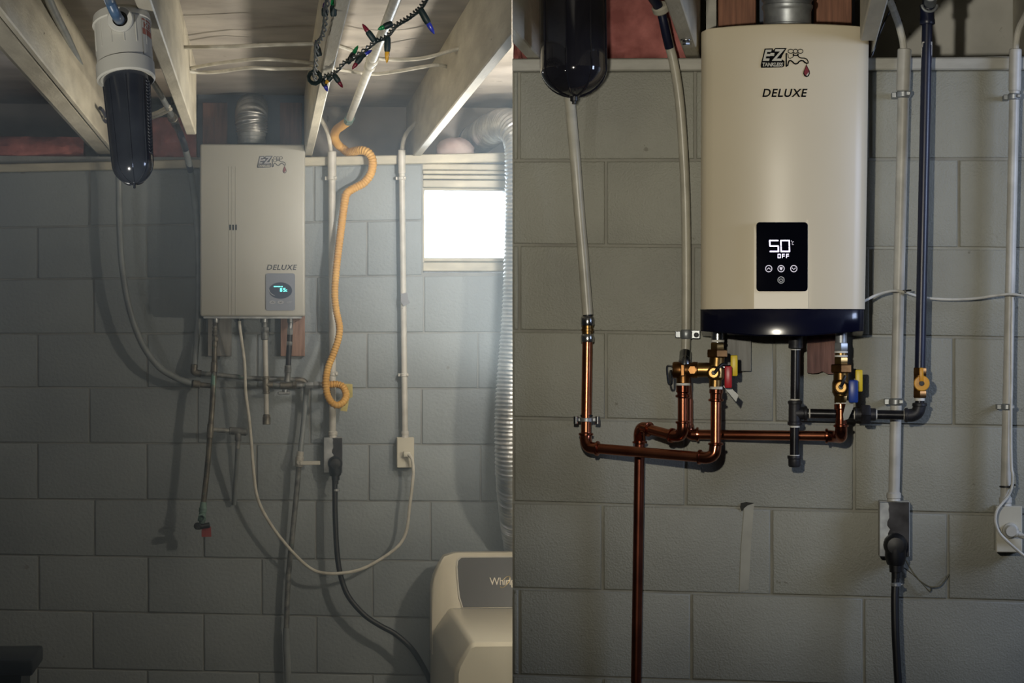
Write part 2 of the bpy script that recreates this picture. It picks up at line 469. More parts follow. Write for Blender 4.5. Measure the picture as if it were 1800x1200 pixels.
m_inktag = mat('clear_tag', (150, 150, 140), rough=.2)
m_glassw = glass('window_glass', (240, 248, 255), .0)
# ================================================================== SETTING
def struct(o, label=None):
    o['kind'] = 'structure'
    if label: o['label'] = label
    return o
class World:      # plain world axes for the outer shell
    M = Matrix.Identity(4)
ZC = EYE + 0.88       # underside of the subfloor
def slab(name, a, b, m):
    return struct(MB().box(a, b).build(name, m, World))
slab('floor', (-2.8, -2.0, -0.1), (3.2, 12.0, 0.0), m_floor)
slab('wall_side_left', (-2.75, -2.0, 0.0), (-2.6, 11.0, ZC + .05), m_plain)
slab('wall_side_right', (3.0, -2.0, 0.0), (3.15, 11.0, ZC + .05), m_plain)
slab('wall_behind', (-2.75, -2.1, 0.0), (3.15, -1.95, ZC + .05), m_plain)

# ------------------------------------------------------------------ block walls
def block_wall(wall, bay, courses, joints, xa, xb, xmin, xmax, m, hole=None, gap=0.0032, step=197.0):
    """courses: (y at xa, y at xb) of every bed joint; joints: a start x per course"""
    def yl(k, x):
        a, b = courses[k]; return a + (b - a) * (x - xa) / (xb - xa)
    for k in range(len(courses) - 1):
        js = joints[k] if k < len(joints) else joints[len(joints) - 2 + (k - len(joints)) % 2]
        js = list(js)
        while js[0] > xmin: js.insert(0, js[0] - step)
        while js[-1] < xmax: js.append(js[-1] + step)
        for x0, x1 in zip(js, js[1:]):
            spans = [(max(x0, xmin), min(x1, xmax))]
            if hole and k in hole[2]:
                n = []
                for a, b in spans:
                    if b <= hole[0] or a >= hole[1]: n.append((a, b)); continue
                    if a < hole[0]: n.append((a, hole[0]))
                    if b > hole[1]: n.append((hole[1], b))
                spans = n
            for a, b in spans:
                if b - a < 10: continue
                j = random.uniform(-.0009, .0009)
                c = [bay.P(a, yl(k, a)), bay.P(b, yl(k, b)), bay.P(b, yl(k + 1, b)), bay.P(a, yl(k + 1, a))]
                sg = [(1, -1), (-1, -1), (-1, 1), (1, 1)]
                def loop(inset, y):
                    return [Vector((p.x + s[0] * inset, y, p.z + s[1] * inset)) for p, s in zip(c, sg)]
                mb = MB().loft([loop(gap, .011), loop(gap, .0020 - j), loop(gap + .0010, .0006 - j), loop(gap + .0034, -j)])
                mb.build('block', m, bay, parent=wall, angle=60)

Lc = [(302, 285), (400, 384), (491, 483), (587, 584), (681, 683), (778, 782), (877, 882), (975, 988), (1072, 1089), (1173, 1190), (1271, 1292), (1369, 1394), (1467, 1496), (1515, 1540)]
Lj = [[158, 355, 552], [66, 258, 455, 645, 842], [165, 360, 557, 745], [66, 259, 452, 645, 840], [157, 347, 545, 741], [66, 258, 451, 648, 845],
      [166, 358, 555, 757], [68, 260, 460, 655, 855], [163, 358, 556, 758], [66, 259, 455, 655], [163, 358, 556], [66, 259, 455], [163, 358], [66, 259]]
wl = MB()
h0, h1 = LB.P(743.5, 400).x, LB.P(906, 400).x
wt, wb = LB.P(743, 286).z, LB.P(743, 479).z
uL, uR = -2.4, 3.4
TOPW = 0.655
wl.box((uL, .0045, -EYE), (h0, .2, TOPW)); wl.box((h1, .0045, -EYE), (uR, .2, TOPW)); wl.box((h0, .0045, -EYE), (h1, .2, wb)); wl.box((h0, .0045, wt), (h1, .2, TOPW))
wall_l = struct(wl.build('wall_left', m_mortar_l, LB), 'painted concrete block wall with a small window in the left picture')
block_wall(wall_l, LB, Lc, Lj, 0, 900, -240, 1140, m_block_l, hole=(742.5, 907, (0, 1)))

Rc = [(125, 122), (282, 279), (430, 437), (581, 594), (734, 750), (882, 905), (1034, 1057), (1186, 1213), (1338, 1370), (1490, 1527), (1642, 1684), (1794, 1840), (1946, 1996), (2001, 2030)]
Rj = [[912, 1222, 1530], [1065, 1375, 1685], [913, 1218, 1530], [1065, 1361, 1676], [902, 1205, 1501, 1815], [1059, 1356, 1666], [913, 1215, 1518, 1822], [1060, 1360, 1670], [913, 1215, 1518], [1060, 1360, 1670]]
wr = MB()
ue = RB.P(900.4, 600).x
wr.box((ue, .0045, -EYE), (2.45, .70, TOPW))
wall_r = struct(wr.build('wall_right', m_mortar_r, RB), 'painted concrete block wall behind the new copper piping')
block_wall(wall_r, RB, Rc, Rj, 900, 1800, 900.6, 2250, m_block_r, gap=0.0030, step=306.0)
# weathered paint run left on the right-hand wall
b = MB(); flatpoly(b, RB, [(1307, 886), (1326, 884), (1324, 905), (1320, 960), (1316, 1036), (1300, 1040), (1303, 960), (1308, 900)], .0006)
b.build('paint_patch', mat('pale_paint_patch', (158, 156, 142), rough=.5), RB, parent=wall_r)
b = MB(); plate(b, RB, [(1302, 884), (1312, 882), (1326, 884), (1314, 888), (1308, 893), (1304, 899), (1301, 892)], 0, .002)
b.build('chip', mat('dark_chip', (52, 50, 42), rough=.9), RB, parent=wall_r)

# ------------------------------------------------------------------ sill plates
def sill(name, bay, x0, x1, ytop, ybot, m, clip=None, out=.022, back=.20):
    """ytop/ybot: (x, y) pairs at both ends"""
    def at(q, x): return q[0][1] + (q[1][1] - q[0][1]) * (x - q[0][0]) / (q[1][0] - q[0][0])
    A = []
    for x in (x0, x1):
        t = bay.P(x, at(ytop, x), out); d = bay.P(x, at(ybot, x), out)
        A.append([Vector((t.x, back, t.z)), Vector((t.x, -out + .003, t.z)), Vector((t.x, -out, t.z - .003)), Vector((d.x, -out, d.z + .003)), Vector((d.x, -out + .003, d.z)), Vector((d.x, back, d.z))])
    return struct(MB().loft(A).build(name, m, bay, clip=clip))
sill('trim_1', LB, -240, 1100, ((0, 288), (890, 268)), ((0, 302), (890, 284.5)), m_sill)
b = MB()
sill('trim_2', RB, 900.6, 2250, ((900, 103), (1800, 100)), ((900, 125), (1800, 122)), m_sill_r)

# ------------------------------------------------------------------ ceiling with its joists
ceil = struct(MB().box((-2.75, -2.0, ZC), (3.15, 12.0, ZC + .08)).build('ceiling', m_sub, World), 'painted underside of the subfloor and its joists')
def cpart(mb, name, m, bay, clip=None):
    """a piece of the ceiling, built in a bay frame"""
    o = mb.build(name, m, bay, clip=clip)
    o.parent = ceil
    o.matrix_parent_inverse = ceil.matrix_world.inverted()
    return struct(o)
bpy.context.view_layer.update()
JB, JT = .663, .885
def joist(bay, u0, u1, v0, v1, name='joist', m=None, jb=JB, clip=None, jt=JT, bevel=.003):
    return cpart(MB().box((u0, -v0, jb), (u1, -v1, jt), bevel=bevel), name, m or m_joist, bay, clip)
# left bay: the joists run away from the lens, resting on the sill
def U(px, w=JB): return LB.W(px[0], px[1], w).x
joist(LB, U((203, 268)), U((195, 268)), -.44, 4.3)                       # narrow board beside the main joist
joist(LB, U((194, 270)), U((168, 270)), -.44, 4.3, jb=JB + .004)         # main joist on the left
joist(LB, U((168, 270)), U((152, 270)), -.44, 4.3, name='ledger_strip', jb=JB + .03)
joist(LB, U((327, 236)), U((345, 236)), .90, 4.3)
joist(LB, U((537, 262)), U((552, 262)), -.44, 4.3)
joist(LB, U((731, 268)), U((746, 268)), -.44, 3.75, clip='left')
joist(LB, LB.P(955, 268).x, LB.P(971, 268).x, -.44, 2.4, name='joist')
# second board nailed to the underside beyond the groove of the main joist
# header and rim boards over the left wall
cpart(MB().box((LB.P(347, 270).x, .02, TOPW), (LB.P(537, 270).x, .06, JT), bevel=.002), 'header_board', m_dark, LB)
cpart(MB().box((-2.4, .45, TOPW), (3.4, .5, JT)), 'rim_board', m_sub, LB)
cpart(MB().box((-2.4, .2, TOPW - .02), (3.4, 1.0, TOPW - .003)), 'ledge', m_sub, LB)
# right bay
def UR(px, w=JB): return RB.W(px[0], px[1], w).x
joist(RB, UR((947, 99)), UR((922, 99)), -.59, 1.6, clip='right')
joist(RB, UR((1203, 97)), UR((1229, 97)), -.59, 1.6)
joist(RB, UR((1506, 97)), UR((1534, 97)), .27, 1.6)
joist(RB, UR((1530.5, 97)), UR((1534, 97)), -.59, .27, name='joist_stub')
joist(RB, UR((1815, 97)), UR((1842, 97)), -.59, 1.6)
cpart(MB().box((ue + .02, .60, TOPW - .05), (3.0, .64, JT)), 'rim_board', mat('rim_paint', (200, 199, 192), (176, 175, 168), rough=.6, scale=7, spots=(20, .70, (120, 116, 108))), RB)
cpart(MB().box((RB.P(1240, 90).x, .05, TOPW), (RB.P(1258, 90).x, .12, JT)), 'blocking', m_sill_r, RB)
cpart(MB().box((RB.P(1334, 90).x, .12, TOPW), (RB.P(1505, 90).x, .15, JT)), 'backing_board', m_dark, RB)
# bolt heads in the joist beside the new heater
b = MB(); q = RB.W(1206, 70, JB - .001)
b.lathe(q, (0, 0, -1), [(0, .013), (.002, .013)], 16); b.hexnut(q + Vector((0, 0, -.002)), q + Vector((0, 0, -.012)), .009)
cpart(b, 'bolt', m_steel, RB)

# ------------------------------------------------------------------ insulation
def batt(name, label, bay, x0, x1, ytop, ybot, v, clip=None, m=None):
    """a lumpy batt stuffed above the wall"""
    A = bay.P(x0, ybot, v); B = bay.P(x1, ytop, v)
    mb = MB(); n, k = 22, 8; rows = []
    for i in range(n + 1):
        row = []
        for j in range(k + 1):
            fx, fz = i / n, j / k
            bul = .05 * math.sin(math.pi * min(max(fx, .02), .98)) ** .4 * math.sin(math.pi * min(max(fz, .03), .97)) ** .5 + random.uniform(-.010, .010)
            row.append(mb.bm.verts.new((A.x + (B.x - A.x) * fx, -v - bul + .03, A.z + (B.z - A.z) * fz)))
        rows.append(row)
    for i in range(n):
        for j in range(k):
            mb.bm.faces.new((rows[i][j], rows[i + 1][j], rows[i + 1][j + 1], rows[i][j + 1]))
    # back of the batt
    bk = [mb.bm.verts.new((A.x, -v + .12, A.z)), mb.bm.verts.new((B.x, -v + .12, A.z)), mb.bm.verts.new((B.x, -v + .12, B.z)), mb.bm.verts.new((A.x, -v + .12, B.z))]
    mb.bm.faces.new(bk)
    for a, c, e in ((0, 1, [r[0] for r in rows]), (1, 2, rows[-1]), (2, 3, [r[-1] for r in rows][::-1]), (3, 0, rows[0][::-1])):
        mb.bm.faces.new([bk[a], bk[c]] + e[::-1])
    o = mb.build(name, m or m_pink, bay, clip=clip, angle=60)
    return tag(o, label, 'insulation')
batt('insulation_batt', 'dark pink insulation batt above the wall at the far left, left of the thick joist', LB, -130, 146, 240, 288, -.03)
batt('insulation_batt', 'pink insulation batt above the wall behind the grey-sumped filter in the dim bay', LB, 209, 345, 206, 287, -.03)
batt('insulation_batt', 'bright pink insulation scrap at the wall top left of the dark filter', RB, 900.8, 955, 30, 106, -.03, clip='right')
batt('insulation_batt', 'large bright pink insulation batt between dark filter and beige heater', RB, 955, 1222, -20, 106, -.03)
b = MB()
c = LB.P(800, 262, -.10)
rows = []
for i in range(9):
    t = i / 8
    x = c.x + (t - .5) * .135
    r = .048 * math.sin(math.pi * (0.06 + .88 * t)) ** .5
    rows.append([Vector((x + random.uniform(-.003, .003), c.y + math.cos(2 * math.pi * j / 18) * r * 1.4, c.z - .018 + (r * .3 + math.sin(2 * math.pi * j / 18) * r) + random.uniform(-.003, .003))) for j in range(18)])
b.loft(rows)
tag(b.build('insulation_bundle', m_pinkpale, LB, angle=70), 'pale rolled insulation bundle lying on the wall top above the window', 'insulation')

# ------------------------------------------------------------------ window
w = thing('window_1', 'small bright basement window in a cream wooden frame', 'window', LB, LB.P(818, 478), kind='structure')
def wb_(name, x0, y0, x1, y1, v0, v1, m=None, bev=.003):
    A = LB.P(x0, y0, v1); B = LB.P(x1, y1, v1)
    return MB().box((A.x, -v0, A.z), (B.x, -v1, B.z), bevel=bev).build(name, m or m_sill, LB, parent=w)
wb_('head_board', 742, 287.5, 906, 299.5, -.2, -.012)
wb_('head_casing', 743, 299, 906, 306.5, -.2, .004)
wb_('head_casing', 743, 307, 906, 315.5, -.2, -.004)
wb_('head_casing', 743, 316, 906, 330, -.2, -.010)
wb_('head_rail', 744, 330, 906, 335.5, -.2, -.03)
wb_('bottom_rail', 744, 453, 906, 460, -.2, -.03)
wb_('window_sill', 743, 460.5, 906, 477, -.2, -.006)
wb_('jamb', 743, 330, 746, 461, -.2, -.02, bev=.001)
wb_('jamb', 889, 334, 906, 461, -.2, -.035)
wb_('pane', 745, 334, 891, 454, -.105, -.10, m_glassw, bev=0)
# ================================================================== LEFT BAY: the old installation
P = LB.P
def pts(bay, L): return [bay.P(*q) for q in L]
sL = LB.s()

# ------------------------------------------------------------------ old tankless heater
H = thing('tankless_water_heater', 'older cream wall heater with vertical grooves and a small teal display', 'water heater', LB, P(445, 557, .03))
a, c = P(351.5, 252.5, .19), P(536.5, 556, .19)
MB().box((a.x, -.03, a.z), (c.x, -.19, c.z), bevel=.008, seg=3).build('housing', m_enamel_l, LB, parent=H)
MB().box((a.x + .012, -.035, c.z + .004), (c.x - .012, -.178, c.z - .007)).build('base_plate', m_galv, LB, parent=H)
b = MB()
for x in (402.2, 408.2, 414.2):
    p, q = P(x - .8, 292, .1915), P(x + .8, 553, .1915)
    b.box((p.x, -.1895, p.z), (q.x, -.1915, q.z), bevel=.0008)
b.build('groove', m_enamel_l, LB, parent=H)['label'] = 'three thin vertical moulded lines'
for x in (404.5, 409.8, 415):
    b = MB(); plate(b, LB, roundrect(x - 1.2, 394.5, x + 1.2, 404.5, 1.0, 3), .19, .1922)
    b.build('slot', m_ink, LB, parent=H)
# control panel
pn = plate(MB(), LB, roundrect(467.3, 480.3, 518.6, 545.6, 4), .188, .194).build('control_panel', m_panel, LB, parent=H)
plate(MB(), LB, ellipse(493, 510.5, 20.5, 14.5, 28), .193, .1948).build('display', m_paneldk, LB, parent=pn)
b = MB(); digits(b, '65', LB, 492, 506, 501.6, 512.4, .1954, 1.25, 1.6, slant=.08)
flatpoly(b, LB, [(481, 502.7), (493.2, 502.7), (493.2, 504.2), (481, 504.2)], .1954)
flatpoly(b, LB, [(494.4, 502.7), (497, 502.7), (497, 504.2), (494.4, 504.2)], .1954)
flatpoly(b, LB, [(502.4, 508.8), (505, 508.8), (505, 509.6), (502.4, 509.6)], .1954); flatpoly(b, LB, [(502.4, 509.6), (503.2, 509.6), (503.2, 512), (502.4, 512)], .1954)
flatpoly(b, LB, [(502.4, 511.4), (505, 511.4), (505, 512.2), (502.4, 512.2)], .1954)
b.build('digit_display', m_cyan, LB, parent=pn)
for x, s in ((479, 1), (493.4, -1), (508.6, 0)):
    bt = plate(MB(), LB, ellipse(x, 531, 5.6, 3.3, 16), .193, .1955)
    bt = bt.build('button', m_btn if s else m_panel, LB, parent=pn)
    if s:
        b = MB(); b.ribbon(pts(LB, [(x - 2, 531 + s, .196), (x, 531 - s, .196), (x + 2, 531 + s, .196)]), .0022); flat = b.build('arrow_mark', m_inkgrey, LB, parent=H)
    else:
        b = MB(); text_mesh(b, 'OFF', LB, x - 4, 529.4, x + 4, 532.6, .196); b.build('button_mark', m_btn, LB, parent=H)
b = MB(); b.ribbon([P(472.6, 508 , .1955), P(474, 513, .1955), P(478, 517, .1955), P(483, 519.5, .1955)], .0022); b.build('lens_edge', m_btn, LB, parent=H)
# badge
def faucet_badge(bay, heater, x0, y0, k, v, ink, red, pale, fill):
    """the maker's badge: letters with a tap and a drop; x0,y0 = its top left, k = scale"""
    X = lambda x: x0 + x * k; Y = lambda y: y0 + y * k
    V = lambda d: (lambda px: (v(px) if callable(v) else v) + d)
    b = MB(); flatpoly(b, bay, [(X(x), Y(y)) for x, y in ((7, 1), (21.5, .6), (21.8, 4), (26, 0), (46, 0), (38, 13.5), (36, 19), (42, 23), (41.5, 32), (38, 34), (.5, 34.8), (0, 30))], V(.0004))
    b.build('badge_ground', ink, bay, parent=heater)
    b = MB(); text_mesh(b, 'E', bay, X(4), Y(2.6), X(19.5), Y(22.5), V(.0010), shear=.28, bold=.035)
    text_mesh(b, 'Z', bay, X(19.5), Y(1.9), X(42.5), Y(22.5), V(.0010), shear=.28, bold=.03)
    text_mesh(b, '-', bay, X(16.5), Y(8.6), X(24.5), Y(14.0), V(.0013), shear=.28, bold=.02)
    b.build('badge_letters', fill, bay, parent=heater)
    b = MB(); text_mesh(b, 'TANKLESS', bay, X(3.2), Y(25.4), X(39.5), Y(32.4), V(.0010), shear=.2, bold=.03, spacing=.95)
    b.build('badge_lettering', pale, bay, parent=heater)
    b = MB(); vv = V(.0006)
    Q = lambda L: [bay.P(X(x), Y(y), vv(X(x))) for x, y in L]
    wln = 1.25 * k * bay.s()
    for cx, rx in ((53, 4.8), (61.4, 4.0), (70, 4.6)):
        b.ribbon(Q(ellipse(cx, 5.6, rx, 3.6, 18) + [(cx + rx, 5.6)]), wln)
    b.ribbon(Q([(58, 9.4), (57.6, 12.4)]), wln * 2); b.ribbon(Q([(65.4, 9.4), (65.8, 12.4)]), wln * 2)
    b.ribbon(Q([(56.5, 13), (66.5, 13)]), wln * 1.6)
    b.ribbon(Q([(45, 9), (45, 33), (47.5, 31), (49, 25), (50, 22.5), (53, 22), (56, 24), (59, 27.2), (62, 28), (65, 27), (68, 23.5), (71, 22), (75, 22.5), (78, 25.5), (82.5, 27.5)]), wln * 1.9)
    b.ribbon(Q([(45, 9), (48, 11), (48.8, 17), (52, 18.2), (56, 16.5), (58.5, 13.2)]), wln)
    b.ribbon(Q([(65.5, 13.5), (68, 16.2), (71, 17.5), (77, 17.8), (81, 19.4), (83.3, 23), (83.4, 27.5)]), wln * 1.5)
    b.build('tap_outline', ink, bay, parent=heater)
    drop = [(80.5, 28), (83, 34), (86.2, 40), (86.6, 45), (84.5, 49.5), (80.8, 51.2), (77, 49.5), (74.8, 45), (75.4, 41), (78.4, 34)]
    b = MB(); flatpoly(b, bay, [(X(x), Y(y)) for x, y in drop], V(.0006)); b.build('drop', ink, bay, parent=heater)
    cx, cy = 80.7, 42
    b = MB(); flatpoly(b, bay, [(X(cx + (x - cx) * .74), Y(cy + (y - cy) * .80 - .6)) for x, y in drop], V(.0010)); b.build('drop_fill', red, bay, parent=heater)
    b = MB(); flatpoly(b, bay, [(X(x), Y(y)) for x, y in ((83.6, 42), (84.8, 45), (82.6, 48.4), (80.6, 48.6), (80.8, 46.4), (82.4, 45.4))], V(.0013)); b.build('drop_glint', pale, bay, parent=heater)
faucet_badge(LB, H, 451.8, 274, .60, .1905, m_inkgrey, m_inkmaroon, m_enamel_l, mat('faded_badge_fill', (158, 160, 164), rough=.5))
b = MB(); text_mesh(b, 'DELUXE', LB, 468.6, 465, 522.4, 474.4, .1910, shear=.25, bold=.016, spacing=1.12); b.build('lettering', m_inkgrey, LB, parent=H)
# inlets under it
for x, r in ((379, .011), (464, .013), (510, .010)):
    b = MB(); q = P(x, 556, .105); b.rod(q + UP * .004, q - UP * .022, r); b.build('port', m_galv, LB, parent=H)
b = MB(); q = P(420, 557, .12); b.rod(q, q - UP * .014, .009); b.build('cord_gland', m_black, LB, parent=H)

# flue above it
F = thing('flue_pipe', 'ribbed aluminium flue rising from the older heater and bending back', 'flue', LB, P(442, 252, .10))
q = P(442.5, 252.5, .10)
b = MB(); b.lathe(q, UP, [(0, .050), (.012, .050), (.014, .048), (.024, .048), (.026, .050), (.042, .050)], 32); b.build('collar', m_galv, LB, parent=F)
path = catmull([q + UP * .038, q + UP * .065, P(441.5, 212, .10), P(442, 200, .085), P(443, 192, .03), P(443.5, 190, -.02)], 26)
n = len(path)
b = MB(); b.tube(path, lambda t: .0545 + .0032 * math.sin(t * n * .72), seg=36); b.build('ribbed_hose', m_foil, LB, parent=F, angle=80)

# mounting boards behind it
for x0, x1, m, lab in ((365, 407, m_woodpaint, 'grey painted mounting board showing below the older heater on its left'), (493, 536, m_woodgrey, 'raw brown mounting board showing below the older heater on its right')):
    A, B = P(x0, 268, .028), P(x1, 626, .028)
    b = MB(); b.box((A.x, -.001, A.z), (B.x, -.028, B.z), bevel=.002); tag(b.build('mounting_board', m, LB), lab, 'board')
for x0, x1, lab in ((356, 400, 'short brown board on the header left of the ribbed flue'), (492, 531, 'short brown board on the header right of the ribbed flue')):
    A, B = P(x0, 180, .012), P(x1, 266, .012)
    b = MB(); b.box((A.x, .019, A.z), (B.x, -.008, TOPW + .012), bevel=.002); tag(b.build('backing_board', m_woodr, LB), lab, 'board')

# ------------------------------------------------------------------ filter with pleated cartridge
KF = .76      # housing size
FL = thing('water_filter', 'whole-house filter with white ribbed head and smoky clear sump on the joist', 'water filter', LB, P(232, 326, 3.97))
top = P(213, 26, 3.97); bot = P(236, 324, 4.09)
ax = (bot - top).normalized(); LT = (bot - top).length; sF = LB.s(3.97)
hb = top + ax * (LT * .345)
b = MB(); b.lathe(top, ax, [(0, (.060 * KF)), ((.006 * KF), (.074 * KF)), ((.03 * KF), (.078 * KF)), ((.032 * KF), (.0735 * KF)), (.11, (.0725 * KF)), (.112, (.0765 * KF)), (LT * .345 + (.02 * KF), (.0765 * KF)), (LT * .345 + (.024 * KF), (.072 * KF)), (LT * .345 + (.02 * KF), (.066 * KF))], 48)
b.build('head', m_white, LB, parent=FL, angle=30)
b = MB()
for k in range(14):
    an = math.radians(200 + k * 26)
    x, y = frame(ax); d = x * math.cos(an) + y * math.sin(an)
    c0 = top + ax * (.034 * KF) + d * (.0728 * KF); b.tube([c0, c0 + ax * (.076 * KF)], (.0022 * KF), seg=5)
b.build('rib', m_white, LB, parent=FL)['label'] = 'thin upright ribs around the head'
b = MB(); r0 = (.0605 * KF)
prof = [(LT * .30, r0), (LT * .40, r0), (LT * .88, r0 * .86)]
for i in range(1, 9):
    t = i / 8 * math.pi / 2; prof.append((LT * .88 + LT * .115 * math.sin(t), r0 * .86 * math.cos(t) * .98 + (.0015 * KF)))
b.lathe(top, ax, prof, 48)
sump = b.build('sump', m_sump, LB, parent=FL)
b = MB()
x, y = frame(ax)
for an in range(0, 360, 45):
    d = x * math.cos(math.radians(an)) + y * math.sin(math.radians(an)); L = []
    for tt in (.42, .6, .78, .88): L.append(top + ax * LT * tt + d * (r0 * (1 - .14 * (tt - .40) / .48) + (.0005 * KF)))
    for i in range(1, 7):
        t = i / 7 * math.pi / 2; L.append(top + ax * (LT * .88 + LT * .117 * math.sin(t)) + d * r0 * .86 * math.cos(t))
    b.tube(L, (.0018 * KF), seg=5, smooth=2)
b.rod(bot - ax * (.004 * KF), bot + ax * (.010 * KF), (.004 * KF))
b.build('sump_rib', m_sump, LB, parent=FL)
b = MB()     # mesh cartridge showing through: raised lattice on the sump
for k in range(46):
    zz = LT * (.42 + .42 * k / 45)
    rr = r0 * (1 - .14 * max(0, (zz / LT - .40)) / .48) + (.0003 * KF)
    for a0 in range(5):
        an = math.radians(238 + a0 * 13 + (6.5 if k % 2 else 0))
        d = x * math.cos(an) + y * math.sin(an); e = x * -math.sin(an) + y * math.cos(an)
        cc = top + ax * zz + d * rr
        b.tube([cc - e * (.0062 * KF), cc + ax * (.0024 * KF), cc + e * (.0062 * KF)], (.0012 * KF), seg=4, cap=False)
o = b.build('cartridge_mesh', m_mesh, LB, parent=FL); o['kind'] = 'stuff'
# port on the front with the blue-grey pipe
pc = top + ax * (.028 * KF) + TOW * (.066 * KF)
b = MB(); b.lathe(pc, TOW + UP * (.05 * KF) + RT * (.03 * KF), [(0, (.034 * KF)), ((.036 * KF), (.034 * KF)), ((.040 * KF), (.031 * KF)), ((.040 * KF), (.020 * KF)), ((.020 * KF), (.019 * KF))], 32, cap=False); b.build('inlet_port', m_white, LB, parent=FL)
b = MB(); b.lathe(pc + TOW * (.03 * KF), TOW, [(0, (.017 * KF)), ((.010 * KF), (.017 * KF))], 6); b.build('port_nut', m_black, LB, parent=FL)
# printed label wrapping the right-hand side
def wrap(mb, a0, a1, t0, t1, r, n=10):
    L = []
    for i in range(n + 1):
        an = math.radians(a0 + (a1 - a0) * i / n); d = RT * math.cos(an) + TOW * math.sin(an); d = (d - ax * d.dot(ax)).normalized()
        L.append((top + ax * t0 + d * r, top + ax * t1 + d * r))
    for (p, q), (p2, q2) in zip(L, L[1:]): mb.face([p, p2, q2, q])
wrap2 = lambda a0, a1, t0, t1, r, name, m: (lambda mb: (wrap(mb, a0, a1, t0, t1, r), mb.build(name, m, LB, parent=FL)))(MB())
wrap2(-25, 46, (.034 * KF), .109, (.0742 * KF), 'label', m_white)
wrap2(-25, 45, (.038 * KF), (.043 * KF), (.0746 * KF), 'label_stripe', m_inkrust)
wrap2(-25, 45, (.066 * KF), (.084 * KF), (.0746 * KF), 'label_stripe', m_inkrust)
b = MB()
cu = bpy.data.curves.new('lettering_curve', 'FONT'); cu.body = 'KETO'; cu.offset = 3e-2
ob = bpy.data.objects.new('lettering_curve', cu); COL.objects.link(ob)
dg = bpy.context.evaluated_depsgraph_get(); dg.update(); me = bpy.data.meshes.new_from_object(ob.evaluated_get(dg)); bpy.data.objects.remove(ob); bpy.data.curves.remove(cu)
mx = max(q.co.x for q in me.vertices); my = max(q.co.y for q in me.vertices); vs = []
for q_ in me.vertices:
    an = math.radians(42 - q_.co.x / mx * 62); d = RT * math.cos(an) + TOW * math.sin(an); d = (d - ax * d.dot(ax)).normalized()
    vs.append(b.bm.verts.new(top + ax * ((.063 * KF) - q_.co.y / my * (.016 * KF)) + d * (.0747 * KF)))
for f in me.polygons: b.bm.faces.new([vs[i] for i in f.vertices])
bpy.data.meshes.remove(me)
b.build('lettering', m_inkrust, LB, parent=FL)
b = MB(); b.tube([pc + TOW * (.02 * KF), pc + TOW * .10 + RT * -(.004 * KF), P(192, 0, 4.15), P(187, -16, 4.25)], (.0135 * KF), seg=16, smooth=5)
tag(b.build('water_pipe', m_bluepipe, LB), 'blue-grey pipe running up from the front port of the white-headed filter', 'pipe')

# ------------------------------------------------------------------ pipes and cables on the ceiling
def tubeobj(name, label, cat, bay, points, r, m, smooth=6, seg=12, group=None):
    b = MB(); b.tube(points, r, seg=seg, smooth=smooth); return tag(b.build(name, m, bay), label, cat, group)
uc = U((204, 268)) + .016
L = [LB.W(x, y, w) for x, y, w in ((80, -14, .80), (95, 20, .80), (118, 66, .80), (142, 118, .80), (160, 155, .80), (170, 180, .80), (178, 205, .79))]
tubeobj('electric_cable', 'thick grey cable clipped along the left joist beside the filter', 'cable', LB, L, .0105, m_pexl)
def romex(label, L, w, r=.0055):
    return tubeobj('electric_cable', label, 'cable', LB, [LB.W(x, y, w) for x, y in L], r, m_cable, seg=8)
romex('single white cable crossing below the ceiling from the second joist to the middle joist', [(309, 83), (330, 83), (400, 82), (470, 79), (552, 77)], .80)
romex('upper of two slack white cables side by side left of the string lights', [(320, 123), (345, 118), (380, 112), (450, 104), (500, 106), (551, 111)], .80)
romex('lower of two slack white cables side by side left of the string lights', [(320, 124), (350, 127), (385, 126), (440, 119), (490, 121), (550, 120)], .79)
romex('upper white cable sagging behind the string lights to the right joist', [(586, 78), (610, 85), (640, 97), (680, 104), (738, 103), (790, 90), (826, 79)], .80)
romex('lower white cable sagging behind the string lights to the right joist', [(578, 119), (610, 124), (655, 130), (700, 125), (760, 115), (785, 117), (800, 126)], .80)
# steel gas pipe under the subfloor
a0, a1 = LB.W(700, -12, .765), LB.W(614, 209, .765)
G = thing('gas_pipe', 'white painted gas pipe under the ceiling behind the string lights', 'pipe', LB, a1)
dd = (a1 - a0).normalized()
MB().rod(a0, a1, .0125).build('pipe', m_cond, LB, parent=G)
MB().bead(a0 + (a1 - a0) * .42, dd, .0175, .05).build('coupling', m_cond, LB, parent=G); MB().bead(a0 + (a1 - a0) * .47, dd, .0165, .03).build('coupling', m_cond, LB, parent=G)
b = MB(); b.hexnut(a1 - dd * .045, a1 + dd * .05, .0185); b.rod(a1 + dd * .05, a1 + dd * .09, .0165); b.build('flare_fitting', m_verd, LB, parent=G)
# yellow flexible gas line
a2 = a1 + dd * .09
Y = thing('flexible_gas_line', 'yellow corrugated gas hose hanging down the wall past the white conduit', 'gas hose', LB, P(590, 714, .06))
A = [a2, P(601, 221, .20), P(591, 229, .10), P(588, 242, .03), P(594, 254, -.03), P(604, 262, -.04), P(612, 268, -.02), P(622, 266, .01), P(636, 264, .045), P(648, 269, .06), P(655, 283, .065), P(652, 304, .065), P(640, 321, .06), P(620, 332, .06), P(609, 341, .065), P(605, 360, .075), P(601, 390, .085), P(596, 430, .095), P(591, 475, .10), P(588.5, 515, .105), P(591, 545, .11), P(597, 575, .12), P(594, 598, .125), P(586, 622, .13), P(577, 645, .135), P(573, 668, .14), P(575, 692, .145), P(582, 706, .15), P(592, 712, .15), P(603, 707, .14), P(608.5, 695, .125), P(604, 681, .11), P(594, 675.5, .10), P(580, 675.5, .10), P(566, 676.5, .10)]
path = catmull(A, 5)
